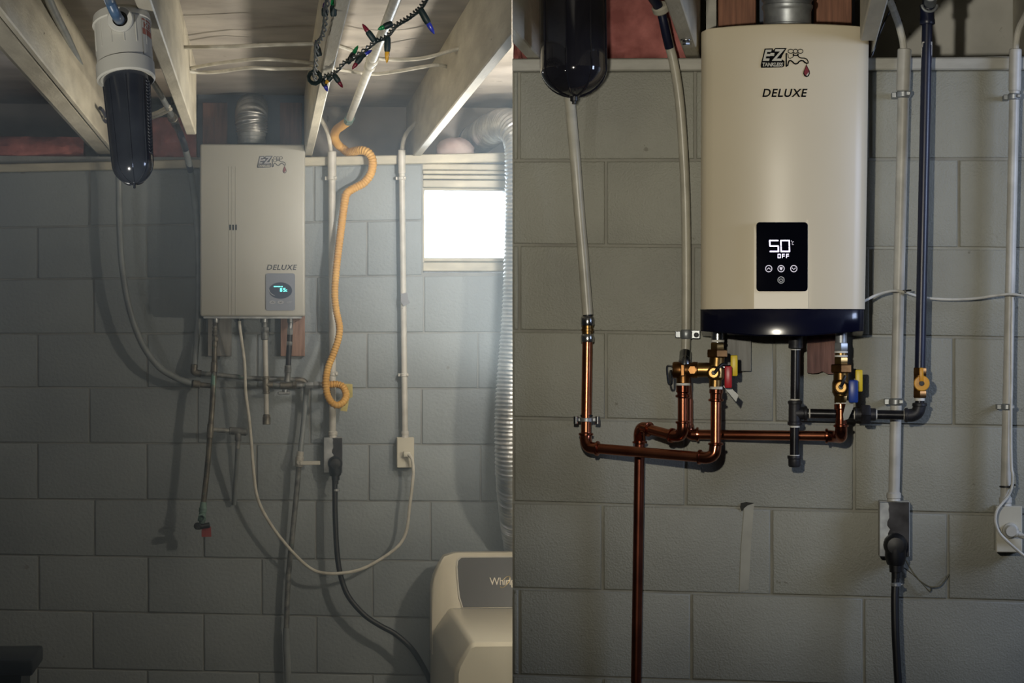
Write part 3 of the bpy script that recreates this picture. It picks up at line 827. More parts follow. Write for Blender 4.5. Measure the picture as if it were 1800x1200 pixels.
# resample evenly so that the ribs are even
cum = [0]
for i in range(1, len(path)): cum.append(cum[-1] + (path[i] - path[i - 1]).length)
N = int(cum[-1] / .0016); R = []; k = 0
for i in range(N + 1):
    s = cum[-1] * i / N
    while k < len(cum) - 2 and cum[k + 1] < s: k += 1
    R.append(path[k].lerp(path[k + 1], (s - cum[k]) / max(cum[k + 1] - cum[k], 1e-9)))
b = MB(); b.tube(R, lambda t: (.0150 - .0028 * min(1, max(0, (t - .35) / .3))) + .0011 * math.sin(t * N * 2 * math.pi / 6), seg=14)
b.build('hose', m_gasyellow, LB, parent=Y, angle=80)
pl = plate(MB(), LB, [(601, 673.5), (619.5, 675), (620, 697), (612, 702), (604, 698), (609, 690)], .070, .0715).build('paper_tag', m_tag, LB, parent=Y)
plate(MB(), LB, [(608, 700), (614, 698), (612, 712), (610, 723), (598, 721.5), (600, 716), (606, 712)], .074, .0755).build('paper_tag', m_tag, LB, parent=Y)

# ------------------------------------------------------------------ string lights
S = thing('string_lights', 'dark green string of coloured mini lights draped from the middle joist', 'string lights', LB, LB.W(560, 140, .66))
wj = .655
L1 = [(577, -6), (573, 22), (571, 45), (566, 66), (557, 78), (556, 100), (555, 120), (553, 134), (560, 142), (572, 133), (584, 129), (594, 122), (606, 109), (618, 104), (634, 93), (650, 81), (662, 71), (676, 66), (686, 57), (694, 46), (706, 38), (718, 31), (730, 22), (738, 15), (746, 3), (752, -8)]
Lw = [LB.W(x, y, wj - .003) for x, y in L1]
pa = catmull(Lw, 8); 
b = MB()
for ph in (0, 2.1, 4.2):
    Q = []
    for i, p in enumerate(pa):
        t = i * .55 + ph
        Q.append(p + RT * math.cos(t) * .0042 + Vector((0, 0, 1)) * math.sin(t) * .0042)
    b.tube(Q, .0019, seg=6)
for k in range(4):    # bunched turns of wire on the nail
    c0 = LB.W(553, 137, wj - .006); b.tube([c0 + RT * math.cos(i * .63 + k) * (.012 + .002 * k) + UP * math.sin(i * .63 + k) * (.010 + .003 * k) + TOW * .004 * k for i in range(10)], .0018, seg=6, closed=True)
b.build('wire', m_wiregreen, LB, parent=S)
BL = [('red', (659, 73), (637, 42)), ('green', (690, 41), (664, 52)), ('blue', (738, 15), (763.5, 60)), ('amber', (681.5, 64), (680, 111)), ('green', (611, 112), (629.5, 80)),
      ('blue', (625, 105), (654, 88)), ('red', (637, 97), (619, 122)), ('purple', (562, 99), (554.5, 70)), ('green', (586.5, 29), (585, -4)), ('purple', (571, 29), (571, 3)),
      ('red', (587, 131), (602.5, 154)), ('blue', (566, 138), (576, 161)), ('amber', (583, 135), (572, 147))]
for colr, p0, p1 in BL:
    A0 = LB.W(p0[0], p0[1], wj - .006); A1 = LB.P(p1[0], p1[1], -A0.y)
    d = A1 - A0; Ln = d.length
    so = MB(); so.lathe(A0, d, [(0, .0048), (Ln * .08, .0066), (Ln * .42, .0070), (Ln * .55, .0062), (Ln * .58, .0054)], 12); so = so.build('socket', m_wiregreen, LB, parent=S)
    bu = MB(); bu.lathe(A0, d, [(Ln * .56, .0046), (Ln * .66, .0052), (Ln * .86, .0038), (Ln * .95, .0020), (Ln, .0006)], 12); bu.build('bulb', m_bulb[colr], LB, parent=S)['label'] = colr + ' bulb'

# ------------------------------------------------------------------ left-hand water lines
W1 = thing('water_hose', 'grey plastic water pipe curving down the dim wall from the filter to the older valve', 'pipe', LB, P(340, 680, .06))
b = MB(); b.tube(pts(LB, [(203, 190, .28), (206, 240, .15), (209, 320, .09), (210.5, 400, .085), (215, 470, .085), (227, 540, .085), (249, 602, .085), (278, 643, .085), (310, 664, .085), (337, 674, .085)]), .0118, seg=14, smooth=8); b.build('hose', m_pexl, LB, parent=W1)
b = MB(); b.rod(P(338, 674, .085), P(352, 676, .085), .0135); b.rod(P(352, 676, .085), P(374, 678.5, .09), .0095); b.build('fitting', m_oldbrass, LB, parent=W1)
b = MB(); b.bead(P(338.5, 674.2, .085), P(350, 676, .085) - P(338, 674, .085), .0145, .006); b.build('crimp_ring', m_black, LB, parent=W1)

W2 = thing('water_pipe', 'dark water pipe down the left edge of the older heater, turning right below it', 'pipe', LB, P(345, 655, .05))
b = MB(); b.tube([LB.W(262, 134, .80), LB.W(282, 166, .79), LB.W(302, 203, .775)], .0095, seg=12, smooth=6); b.build('branch_pipe', m_pexl, LB, parent=W2)
q0, q1 = LB.W(301, 202, .775), LB.W(309, 219, .765)
b = MB(); b.rod(q0, q1, .0145); b.bead(q0.lerp(q1, .3), q1 - q0, .018, .012); b.build('coupling', m_oldbrass, LB, parent=W2)
pth = [q1, P(317, 236, .40), P(326, 262, .22), P(335, 300, .12), P(341, 340, .05), P(346, 382, .025), P(348.5, 440, .014), P(349.5, 500, .014), P(348.5, 560, .015), P(345, 605, .03), P(342, 641, .05)]
b = MB(); b.tube(pth[:4], .0115, seg=14, smooth=8); b.build('bare_hose', m_navypipe, LB, parent=W2)['label'] = 'dark unpainted end'
b = MB(); b.tube(pth[2:], .0112, seg=14, smooth=8); b.build('hose', m_pexl, LB, parent=W2)
b = MB(); b.rod(P(341.8, 640, .05), P(341, 647, .05), .0125); b.tube(pts(LB, [(341, 646, .05), (341.3, 653, .05), (347, 655.5, .052), (354, 656.5, .055)]), .0125, seg=14, smooth=5); b.build('elbow', m_oldbrass, LB, parent=W2)
b = MB(); b.tube(pts(LB, [(353, 656.5, .055), (376, 658, .055), (410, 661.5, .055), (450, 665, .055), (495, 666, .05), (520, 667.5, .05)]), .0088, seg=12, smooth=4); b.build('pipe', m_oldpipe, LB, parent=W2)
b = MB(); b.tube(pts(LB, [(519, 667.5, .05), (530, 668.5, .05), (536.5, 672, .05), (538.5, 681, .05)]), .0108, seg=14, smooth=6); b.build('elbow', m_oldbrass, LB, parent=W2)
b = MB(); b.tube(pts(LB, [(538.5, 680, .05), (537, 705, .05), (532.5, 755, .05), (528, 795, .055)]), .0098, seg=12, smooth=5); b.build('drop_pipe', m_pexl, LB, parent=W2)
b = MB(); q = P(526, 812, .055); b.rod(P(528, 793, .055), P(526.8, 803, .055), .0125); b.rod(P(526.8, 802, .055), P(525.6, 820, .055), .0145); b.rod(q, q + TOW * .022, .010); b.build('ball_valve', m_cond, LB, parent=W2)
b = MB(); A, B = P(532, 810, .08), P(563, 818, .08); b.box((P(527, 810, .08).x, -.076, A.z), (B.x, -.080, B.z + .002), bevel=.002); b.build('valve_lever', m_white, LB, parent=W2)
b = MB(); b.tube(pts(LB, [(525.6, 820, .055), (521, 870, .05), (514, 940, .045), (509, 990, .04), (505.5, 1040, .04), (503.5, 1104, .04)]), .0096, seg=12, smooth=5); b.build('riser', m_oldpipe, LB, parent=W2)
b = MB(); b.tube(pts(LB, [(503.6, 1103, .04), (504, 1140, .04), (506, 1200, .04), (506, 1300, .04), (506, 1505, .04)]), .0125, seg=12, smooth=5); b.build('sleeve', m_pexl, LB, parent=W2)

# hot outlet with its drain valve
W3 = thing('drain_pipe', 'weathered copper pipe with green stains ending in a black-handled valve', 'pipe', LB, P(355, 940, .12))
b = MB(); b.tube(pts(LB, [(379, 562, .105), (378, 575, .105), (377.5, 588, .105), (377.5, 596, .105)]), lambda t: .0092 + .0012 * math.sin(t * 40), seg=14, smooth=8); b.build('flex_nipple', m_oldbrass, LB, parent=W3)
b = MB(); b.hexnut(P(378, 592, .105), P(378, 600, .105), .0125); b.rod(P(378, 599, .105), P(377.5, 610, .105), .0105); b.build('union_nut', m_oldbrass, LB, parent=W3)
b = MB(); b.tube(pts(LB, [(377.5, 606, .105), (376.8, 640, .105), (376, 660, .11), (374.5, 690, .115), (371.5, 735, .12), (369.5, 760, .12), (366, 805, .12), (361.5, 850, .12), (357.5, 886, .12)]), .0100, seg=14, smooth=5); b.build('pipe', m_oldcop, LB, parent=W3)
b = MB(); b.rod(P(376.8, 636, .105), P(376.3, 653, .107), .0122); b.bead(P(376.3, 652, .107), UP, .0135, .005); b.build('coupling', m_oldbrass, LB, parent=W3); MB().rod(P(370.6, 744, .12), P(368.4, 770, .12), .0118).build('coupling', m_oldbrass, LB, parent=W3)
b = MB(); b.lathe(P(358, 882, .12), P(354.5, 916, .12) - P(358, 882, .12), [(0, .0110), (.02, .0125), (.022, .0140), (.035, .0140), (.037, .012), (.052, .012), (.054, .0145), (.068, .0145)], 20); b.build('adaptor', m_verd, LB, parent=W3)
b = MB(); q = P(354.5, 908, .13); b.lathe(q, TOW - UP * .2, [(0, .0125), (.012, .0125), (.014, .0095), (.006, .009)], 20, cap=False); b.rod(P(354.5, 914, .12), P(354, 924, .12), .009); b.build('boiler_drain', m_verd, LB, parent=W3)
b = MB(); b.tube(pts(LB, [(345, 923.5, .135), (350, 925, .14), (358, 924, .14), (368, 922.5, .135)]), [.010, .012, .008, .010], seg=12, smooth=4); q = P(347, 924, .14); b.lathe(q, TOW, [(0, .011), (.008, .013), (.014, .010)], 12); b.build('handle', m_black, LB, parent=W3)
plate(MB(), LB, [(354.5, 926), (371, 925), (371.5, 943), (354.5, 943.5)], .126, .128).build('paper_tag', m_redtag, LB, parent=W3)
b = MB(); b.rod(P(370, 754.5, .118), P(411, 757.5, .10), .0085); b.build('branch_pipe', m_oldpipe, LB, parent=W3)
b = MB(); b.rod(P(403, 756.5, .10), P(434, 759, .10), .0135); b.rod(P(434, 759, .1), P(435.5, 759, .1), .010); b.rod(P(419, 758, .10), P(418.5, 774, .10), .012); b.rod(P(418.5, 773, .10), P(418, 789, .10), .0088); b.build('tee', m_oldpipe, LB, parent=W3)
b = MB(); b.tube(pts(LB, [(418, 786, .10), (416.5, 815, .08), (414, 850, .05), (411, 886, .02)]), .0085, seg=12, smooth=5); b.build('stub_pipe', m_pexl, LB, parent=W3)

# gas inlet with drip leg
W4 = thing('gas_manifold', 'old gas pipework with a capped drip leg below the older heater', 'pipe', LB, P(468, 746, .105))
b = MB(); b.hexnut(P(465, 575, .105), P(465.5, 584, .105), .017); b.rod(P(465.5, 583, .105), P(466, 597, .105), .0135); b.rod(P(464.5, 560, .105), P(465, 577, .105), .0105); b.build('union', m_oldpipe, LB, parent=W4)
b = MB(); b.rod(P(466, 595, .105), P(467.5, 664, .105), .0092); b.build('riser', m_cond, LB, parent=W4)
b = MB(); b.rod(P(467.3, 661, .105), P(468, 692, .105), .0118); b.bead(P(467.4, 664, .105), UP, .0135, .008); b.bead(P(468, 690, .105), UP, .0135, .008); b.rod(P(468, 676, .105), P(480, 676.5, .105), .0120); b.build('tee', m_oldbrass, LB, parent=W4)
b = MB(); b.rod(P(468, 690, .105), P(468.5, 733, .105), .0088); b.build('drip_leg', m_cond, LB, parent=W4)
b = MB(); b.bead(P(468.5, 731, .105), UP, .0125, .012); b.rod(P(468.5, 732, .105), P(468.6, 746, .105), .0140); b.build('cap', m_oldbrass, LB, parent=W4)
b = MB(); b.rod(P(479, 676.5, .105), P(494, 677, .105), .0085); b.build('nipple', m_oldpipe, LB, parent=W4); b = MB(); b.rod(P(520, 677, .105), P(531, 677, .10), .0095); b.rod(P(530, 677, .10), P(540, 677, .10), .0075); b.build('pipe', m_oldpipe, LB, parent=W4)
b = MB(); b.rod(P(492, 677, .105), P(521, 677.5, .105), .0118); b.hexnut(P(514, 677, .105), P(520, 677, .105), .0150); b.build('gas_valve', m_oldbrass, LB, parent=W4)
b = MB(); q = P(501, 684, .105); b.rod(q, q - UP * .014, .010); A, B = P(488, 688, .115), P(510, 693, .115); b.box((A.x, -.095, A.z), (B.x, -.115, B.z), bevel=.003); b.build('valve_lever', m_galv, LB, parent=W4)
b = MB(); b.hexnut(P(537, 677, .10), P(551.5, 677, .10), .0125); b.hexnut(P(551, 677, .10), P(563, 676.5, .10), .0145); b.rod(P(562, 676.5, .1), P(568, 676.5, .1), .0095); b.build('flare_fitting', m_galv, LB, parent=W4)
# cold inlet nipple chain from the heater to the manifold
W5 = thing('inlet_pipe', 'dark iron pipe coming down from the older heater in front of the raw board', 'pipe', LB, P(506, 668, .105))
b = MB(); b.tube(pts(LB, [(511, 560, .105), (510.5, 572, .105)]), .0088, seg=12); b.rod(P(510.5, 571, .105), P(510, 578, .105), .0085); b.build('nipple', m_galv, LB, parent=W5)
b = MB(); b.hexnut(P(510, 577, .105), P(509.5, 588, .105), .0118); b.build('union_nut', m_oldpipe, LB, parent=W5); b = MB(); b.hexnut(P(509, 600, .105), P(508.5, 607, .105), .0120); b.build('union_nut', m_oldpipe, LB, parent=W5)
b = MB(); b.rod(P(509.8, 586, .105), P(508.8, 602, .105), .0095); b.build('nipple', m_blackfit, LB, parent=W5); b = MB(); b.rod(P(508.6, 605, .105), P(506.5, 648, .105), .0098); b.build('pipe', m_blackfit, LB, parent=W5)
b = MB(); b.bead(P(506.3, 644, .105), UP, .0120, .010); b.rod(P(506.4, 645, .105), P(506, 655, .105), .0125); b.rod(P(506, 654, .105), P(505, 671, .105), .0105); b.build('coupling', m_oldpipe, LB, parent=W5)

# ------------------------------------------------------------------ conduits and outlets
def conduit(bay, label, name, p0, p1, r, sleeve, straps, cable, v, m=None, coupling=None, cable_r=.0075, cable_m=None):
    C_ = thing(name, label, 'conduit', bay, bay.P(*p1, v))
    MB().rod(bay.P(*p0, v), bay.P(*p1, v), r, seg=20, chamfer=.1).build('tube', m or m_cond, bay, parent=C_)
    if sleeve:
        MB().rod(bay.P(*sleeve[0], v), bay.P(*sleeve[1], v), r * 1.22, seg=20).build('sleeve', m or m_cond, bay, parent=C_)
    for q in straps:
        c0 = bay.P(*q, v); b = MB()
        b.bead(c0, UP, r * 1.28, r * 1.3); b.box((c0.x - r * 2.0, -.001, c0.z - r * .5), (c0.x - r * .9, c0.y + r * .6, c0.z + r * .5), bevel=.001)
        b.box((c0.x + r * .4, c0.y - r * 1.05, c0.z - r * .35), (c0.x + r * 1.25, c0.y - r * 1.5, c0.z + r * .45), bevel=.002)
        b.build('strap', m_galv if bay is RB else m_cond, bay, parent=C_)
    if coupling:
        b = MB(); b.lathe(bay.P(*coupling[0], v), -UP, [(0, r * 1.02), (.004, r * 1.28), (.014, r * 1.28), (.016, r * 1.15), ((bay.P(*coupling[0], v) - bay.P(*coupling[1], v)).length, r * 1.2)], 20); b.build('connector', m or m_cond, bay, parent=C_)
    b = MB(); b.tube([bay.P(*q) if len(q) == 3 else bay.W(q[0], q[1], q[2]) for q in cable], cable_r, seg=10, smooth=6); b.build('cable', cable_m or m_cable, bay, parent=C_)
    return C_
conduit(LB, 'white painted conduit beside the yellow gas hose, down to the scorched outlet', 'electrical_conduit', (583.5, 266), (584.5, 769), .0128, ((583.5, 266), (583.8, 312)), [(584, 313), (586, 657)], [(559, 200, .18), (566, 212, .12), (574, 228, .07), (579, 246, .045), (582, 268, .04)], .04, coupling=((585, 757), (585, 769)))
conduit(LB, 'white painted conduit left of the window, down to the ivory outlet', 'electrical_conduit', (706, 263), (712, 769), .0108, ((706, 263), (706.5, 305)), [(706.6, 313), (711, 659)], [(772, 176, .50), (750, 200, .30), (730, 217, .15), (716, 232, .08), (709, 248, .05), (706.5, 266, .04)], .04, coupling=((712, 757), (712, 769)))
b = MB(); plate(b, LB, [(705, 516), (716, 514), (718, 527), (721, 532), (710, 538), (705, 531)], .055, .058)
tag(b.build('tape_scrap', mat('grey_tape', (128, 130, 136), rough=.6), LB), 'torn scrap of grey tape on the conduit left of the window', 'tape')

def outlet_box(bay, label, name, x0, y0, x1, y1, depth, m_box, m_cov, scorch=None):
    O = thing(name, label, 'outlet', bay, bay.P((x0 + x1) / 2, y1, 0.0))
    A, B = bay.P(x0, y0, depth), bay.P(x1, y1, depth)
    MB().box((A.x, -.001, A.z), (B.x, -depth, B.z), bevel=.002).build('box', m_box, bay, parent=O)
    MB().box((A.x + .001, -depth, A.z - .001), (B.x - .001, -depth - .003, B.z + .001), bevel=.0014).build('cover', m_cov, bay, parent=O)
    if scorch:
        rg = random.Random(3); n = 14; h = (y1 - y0) - 3
        poly = [(scorch + rg.uniform(-1.6, 2.2) * (y1 - y0) / 63, y0 + 1.5 + h * i / n) for i in range(n + 1)] + [(x1 - 1.2, y1 - 1.5), (x1 - 1.2, y0 + 1.5)]
        plate(MB(), bay, poly, depth + .0028, depth + .0036).build('scorch_mark', m_scorch, bay, parent=O)['label'] = 'blackened half of the cover'
    return O
outlet_box(LB, 'metal surface outlet with blackened cover holding the fat black plug, left picture', 'power_outlet', 568.5, 768, 602.5, 831, .05, m_galv, m_galv, scorch=585)
outlet_box(LB, 'ivory surface outlet below the conduit left of the window', 'power_outlet', 697.5, 768.5, 728, 822, .05, m_ivory, m_ivory)

def range_plug(bay, label, name, cx, cy, k, v, base, cord, cord_r, ring_y):
    """fat black plug seen from above with its cord; k = pixel scale"""
    Pg = thing(name, label, 'power cord', bay, base)
    s = bay.s(v)
    q = bay.P(cx, cy, v)
    b = MB(); b.lathe(q, TOW, [(0, 13 * k * s), (.012, 13 * k * s), (.030, 12.2 * k * s), (.038, 9 * k * s), (.040, 3 * k * s)], 24)
    d = bay.P(cx + 1, cy + 34 * k, v) - q
    Lb = d.length
    b.lathe(q + TOW * .016, d, [(0, 11.5 * k * s), (Lb * .40, 11.5 * k * s), (Lb * .62, 9.3 * k * s), (Lb * .64, 7.4 * k * s), (Lb * .86, 7.0 * k * s), (Lb * .87, 5.0 * k * s), (Lb * 1.06, 4.8 * k * s)], 20)
    b.build('plug', m_black, bay, parent=Pg)
    r0 = bay.P(cx + 1.5, ring_y, v + .016)
    b = MB(); b.bead(r0, UP, 5.6 * k * s, 5 * k * s); b.rod(r0 + RT * 4 * k * s, r0 + RT * 7.2 * k * s, 1.6 * k * s); b.build('cable_clamp', m_galv, bay, parent=Pg)
    b = MB(); b.tube([bay.P(*c) for c in cord], cord_r, seg=14, smooth=8); b.build('cord', m_black, bay, parent=Pg)
    return Pg
range_plug(LB, 'fat black plug and thick black cord sagging down behind the white dryer', 'range_cable', 589, 814, 1.0, .056, P(740, 1180, .1), [(588.5, 838, .072), (588.8, 870, .072), (589.2, 905, .075), (592, 965, .08), (598, 1008, .085), (612, 1047, .09), (640, 1080, .095), (668, 1099, .10), (695, 1114, .10), (722, 1138, .10), (742, 1168, .085), (757, 1200, .07), (766, 1240, .06), (770, 1320, .05), (772, 1500, .05)], .0098, 861)
# slim white lead of the older heater
HC = thing('heater_cord', 'thin white cord looping from the older heater to the ivory outlet', 'power cord', LB, P(590, 1008, .1))
b = MB(); A, B = P(709, 793, .075), P(722, 803, .075); b.box((A.x, -.053, A.z), (B.x, -.080, B.z), bevel=.004, seg=2); b.build('plug', m_ivory, LB, parent=HC)
b = MB(); b.tube(pts(LB, [(420.5, 560, .12), (421.5, 575, .12), (425, 600, .115), (430, 640, .10), (432, 690, .09), (438, 735, .09), (442, 780, .09), (446, 830, .09), (452, 872, .09), (466, 905, .09), (490, 941, .09), (520, 976, .09), (548, 1000, .10), (575, 1007.5, .11), (610, 1006, .11), (640, 998, .10), (676, 978, .09), (703, 956, .085), (715, 930, .08), (720, 890, .08), (725, 850, .08), (726.5, 826, .085), (724, 806, .085), (718, 798, .078)]), .0058, seg=10, smooth=8); b.build('cord', m_cable, LB, parent=HC)

# ------------------------------------------------------------------ foil duct
D_ = thing('dryer_duct', 'silver foil flexible duct hanging beside the window behind the dryer', 'duct', LB, P(915, 1180, .1))
A = [P(836, 247, -.34), P(846, 240, -.20), P(862, 229, -.02), P(880, 220, .12), P(900, 222, .22), P(914, 246, .28), P(917, 290, .30), P(917, 360, .30), P(915, 450, .30), P(911, 560, .30), P(903, 660, .30), P(899, 740, .30), P(900, 820, .28), P(904, 880, .20), P(910, 930, .11), P(918, 990, .063), P(922, 1060, .063), P(924, 1180, .063)]
path = catmull(A, 7); cum = [0]
for i in range(1, len(path)): cum.append(cum[-1] + (path[i] - path[i - 1]).length)
N = int(cum[-1] / .0028); R = []; k = 0
for i in range(N + 1):
    s = cum[-1] * i / N
    while k < len(cum) - 2 and cum[k + 1] < s: k += 1
    R.append(path[k].lerp(path[k + 1], (s - cum[k]) / max(cum[k + 1] - cum[k], 1e-9)))
rn = [random.uniform(-.0012, .0012) for _ in range(N + 2)]
b = MB(); b.tube(R, lambda t: .0575 + (.0024 * math.sin(t * N * 2 * math.pi / 5)) + rn[int(t * N)], seg=40); b.build('foil_hose', m_foil, LB, parent=D_, angle=80)
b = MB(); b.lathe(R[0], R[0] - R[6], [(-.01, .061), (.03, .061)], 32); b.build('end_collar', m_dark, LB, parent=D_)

# ------------------------------------------------------------------ dryer
vb, vf = .12, 1.25
DR = thing('clothes_dryer', 'white dryer with a dark glossy control panel, below the silver duct', 'dryer', LB, Vector((P(900, 1068, .4).x, -.45, -EYE)))
xl = P(759.5, 1080, vb + .1).x; xr = xl + .69
zt = P(850, 1068, vb + .13).z
prof = [(xl, -EYE + .02), (xl, zt - .10), (xl + .006, zt - .078), (xl + .050, zt - .012), (xl + .058, zt - .004), (xl + .068, zt), (xr - .02, zt), (xr, zt - .02), (xr, -EYE + .02)]
def ring_(y, k): return [Vector((x + (k if x < xl + .03 else (-k if x > xr - .03 else 0)), y, z - (k if z > zt - .03 else 0))) for x, z in prof]
b = MB(); b.loft([ring_(-vb, 0), ring_(-vf + .03, 0), ring_(-vf + .010, .004), ring_(-vf, .016)]); b.build('cabinet', m_dryer, LB, parent=DR)
for sx in (xl + .06, xr - .06):
    for sy in (vb + .06, vf - .06):
        b = MB(); b.rod((sx, -sy, -EYE), (sx, -sy, -EYE + .03), .022); b.build('foot', m_black, LB, parent=DR)
# console: raised back panel leaning back, flaring out to the left
zc = P(850, 971, vb + .06).z
def con(x, zlow, zhigh, ylow, yhigh, ybk): return [Vector((x, ybk, zlow)), Vector((x, ylow, zlow)), Vector((x, yhigh, zhigh - .012)), Vector((x, yhigh + .008, zhigh)), Vector((x, ybk, zhigh))]
b = MB()
zA = P(760, 1050, vb).z; zB = P(772, 1000, vb).z; zC_ = P(781, 985, vb).z
X = lambda px: P(px, 1000, vb + .1).x
loops = [con(X(758.5), zt - .16, P(0, 1040, vb + .1).z, -vb - .13, -vb - .11, -vb), con(X(764), zt - .16, P(0, 1018, vb + .1).z, -vb - .14, -vb - .10, -vb), con(X(772), zt - .14, P(0, 1001, vb + .1).z, -vb - .145, -vb - .09, -vb), con(X(782), zt - .10, P(0, 985, vb + .1).z, -vb - .15, -vb - .08, -vb), con(X(802), zt - .05, zc, -vb - .15, -vb - .06, -vb), con(xr - .05, zt - .05, zc, -vb - .15, -vb - .06, -vb), con(xr, zt - .05, zt + .06, -vb - .13, -vb - .11, -vb)]
b.loft(loops); cs = b.build('console', m_dryer, LB, parent=DR, angle=50)
# glossy face with its pale rim
yl0, yh0 = -vb - .15, -vb - .06; zl0, zh0 = zt - .05, zc - .012
def facept(px, f, off):
    """f = 0 at the foot of the sloping console face, 1 at its top"""
    fz = zt + .002 + (zh0 - .004 - zt) * f
    g = (fz - zl0) / (zh0 - zl0)
    yy = yl0 + (yh0 - yl0) * g
    n = Vector((0, -(zh0 - zl0), -(yl0 - yh0) * -1)).normalized(); n = Vector((0, -abs(zh0 - zl0), abs(yh0 - yl0))).normalized()
    return Vector((P(px, 1000, -yy).x, yy, fz)) + n * off
xrp = 1160
rimo = [(812, 0), (806, .2), (803, .55), (801.5, .8), (803, .93), (809, 1.0), (xrp, 1.0), (xrp, 0)]
rimi = [(814, 0), (808.5, .2), (805.5, .55), (804, .8), (805.5, .92), (811, .975), (xrp - 3, .975), (xrp - 3, 0)]
b = MB(); b.loft([[facept(x, f, -.006) for x, f in rimo], [facept(x, f, .004) for x, f in rimo], [facept(x, f, .004) for x, f in rimi], [facept(x, f, -.002) for x, f in rimi]], cap=False)
b.build('console_rim', m_white, LB, parent=DR)
b = MB(); b.loft([[facept(x, f, -.004) for x, f in rimi], [facept(x, f, .0015) for x, f in rimi]]); b.build('control_panel', m_console, LB, parent=DR)
b = MB(); txt = MB(); text_mesh(txt, 'Whirlpool', LB, 860, 1012, 925, 1031, .2, shear=0.0, bold=.0, spacing=.95)
zs = [v.co.z for v in txt.bm.verts]; z0_, z1_ = min(zs), max(zs)
for v in txt.bm.verts:
    t = facept(860, .5, 0); f = (v.co.z - z0_) / (z1_ - z0_)
    q = facept(860, .38 + .20 * f, .0025); v.co = Vector((v.co.x, q.y, q.z))
txt.build('lettering', m_silverprint, LB, parent=DR)
b = MB(); L = []
for i in range(27):
    an = math.radians(205 + 300 * i / 26); L.append(facept(888 + 8 * math.cos(an) + 2.5 * math.sin(an), .49 + .10 * math.sin(an) + .05 * math.cos(an), .0026))
b.ribbon(L, .0022); b.build('swoosh', m_goldprint, LB, parent=DR)
# lid seam
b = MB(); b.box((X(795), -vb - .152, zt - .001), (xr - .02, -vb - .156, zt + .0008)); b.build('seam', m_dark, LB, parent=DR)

# ------------------------------------------------------------------ dark tote in the corner
T = thing('storage_tote', 'dark blue lidded tote almost lost in shadow at the bottom left', 'tote', LB, Vector((P(-60, 1300, .5).x, -.5, -EYE)))
A, B = P(-190, 1162, .66), P(57, 1188, .66)
b = MB(); b.box((A.x, -.26, A.z), (B.x, -.66, B.z), bevel=.008, seg=2); b.build('lid', m_tote, LB, parent=T)
lo = lambda i, z: [Vector((A.x + i, -.28 - i * .3, z)), Vector((B.x - i, -.28 - i * .3, z)), Vector((B.x - i, -.64 + i * .3, z)), Vector((A.x + i, -.64 + i * .3, z))]
b = MB(); b.loft([lo(.075, -EYE), lo(.055, -EYE + .1), lo(.04, B.z)]); b.build('body', m_tote, LB, parent=T)
# hook and clip on the joists
b = MB(); q = LB.W(307, 177, .70); b.box((q.x - .010, q.y - .012, q.z - .010), (q.x + .014, q.y + .012, q.z + .010), bevel=.002); tag(b.build('cable_clip', m_black, LB), 'small black clip on the second joist above the pipe coupling', 'clip')
b = MB(); b.tube([LB.W(x, y, .72) for x, y in ((176, 190), (180, 194), (184, 203), (181, 209), (186, 214))], .006, seg=8, smooth=5); tag(b.build('cable_hook', m_navypipe, LB), 'small dark hook at the left edge of the smoky sump', 'hook')
b = MB(); b.tube([LB.W(256, 205, .78), LB.W(276, 198, .78), LB.W(297, 187, .78)], .0065, seg=10); b.tube([LB.W(256, 211, .775), LB.W(278, 203, .775), LB.W(300, 192, .775)], .0065, seg=10)
tag(b.build('cross_cable', m_cable, LB), 'pair of short pale cables crossing the bay beside the smoky sump', 'cable')
# ================================================================== RIGHT BAY: the new installation
P = RB.P
def vf_(px):      # depth of the bowed front of the new heater
    t = (px - 1379.0) / 148.0
    return .185 + .055 * (1 - min(1, t * t))
H2 = thing('tankless_water_heater', 'newer beige wall heater with bowed front, black screen and black base', 'water heater', RB, P(1379, 592, .03))
def section(y, xl, xr, grow=0.0, lift=None, n=26):
    """outline of the housing at pixel row y, from the back left round the front to the back right"""
    L = []
    aL, aR = P(xl, y, .19), P(xr, y, .19)
    z = P(1379, y, .22).z
    L.append(Vector((aL.x, -.03, z)))
    for i in range(n + 1):
        f = i / n
        x = aL.x + (aR.x - aL.x) * f
        t = 2 * f - 1
        v = .190 + .05 * (1 - t * t)
        e = 1 - abs(t)
        if e < .03: v -= .010 * (1 - e / .03) ** 2
        L.append(Vector((x, -v - grow, z + (lift(t) if lift else 0))))
    L.append(Vector((aR.x, -.03, z)))
    return L
b = MB()
lift = lambda t: -.0030 * t * t - .004 * max(0, abs(t) - .95) / .05
shrink = lambda L, k, dz: [Vector((q.x * (1 - k) + (L[0].x + L[-1].x) / 2 * k, q.y + (k * .15 if q.y < -.1 else 0), q.z + dz)) for q in L]
t0 = section(47, 1232.5, 1527.5, lift=lift)
b.loft([section(543, 1231.5, 1520.5), section(300, 1232, 1524.5), t0, shrink(t0, .006, .003), shrink(t0, .02, .0045)])
b.build('housing', m_enamel_r, RB, parent=H2, angle=40)
b = MB()
bl = lambda t: .0115 * max(0, (abs(t) - .30) / .70)
b.loft([section(590.5, 1231, 1518.5, grow=.0, lift=lambda t: bl(t)), section(588, 1231, 1518.5, grow=.003, lift=lambda t: bl(t)), section(545, 1231, 1519, grow=.003), section(543, 1231, 1519, grow=.001)])
b.build('base_cover', m_black_gloss, RB, parent=H2, angle=40)
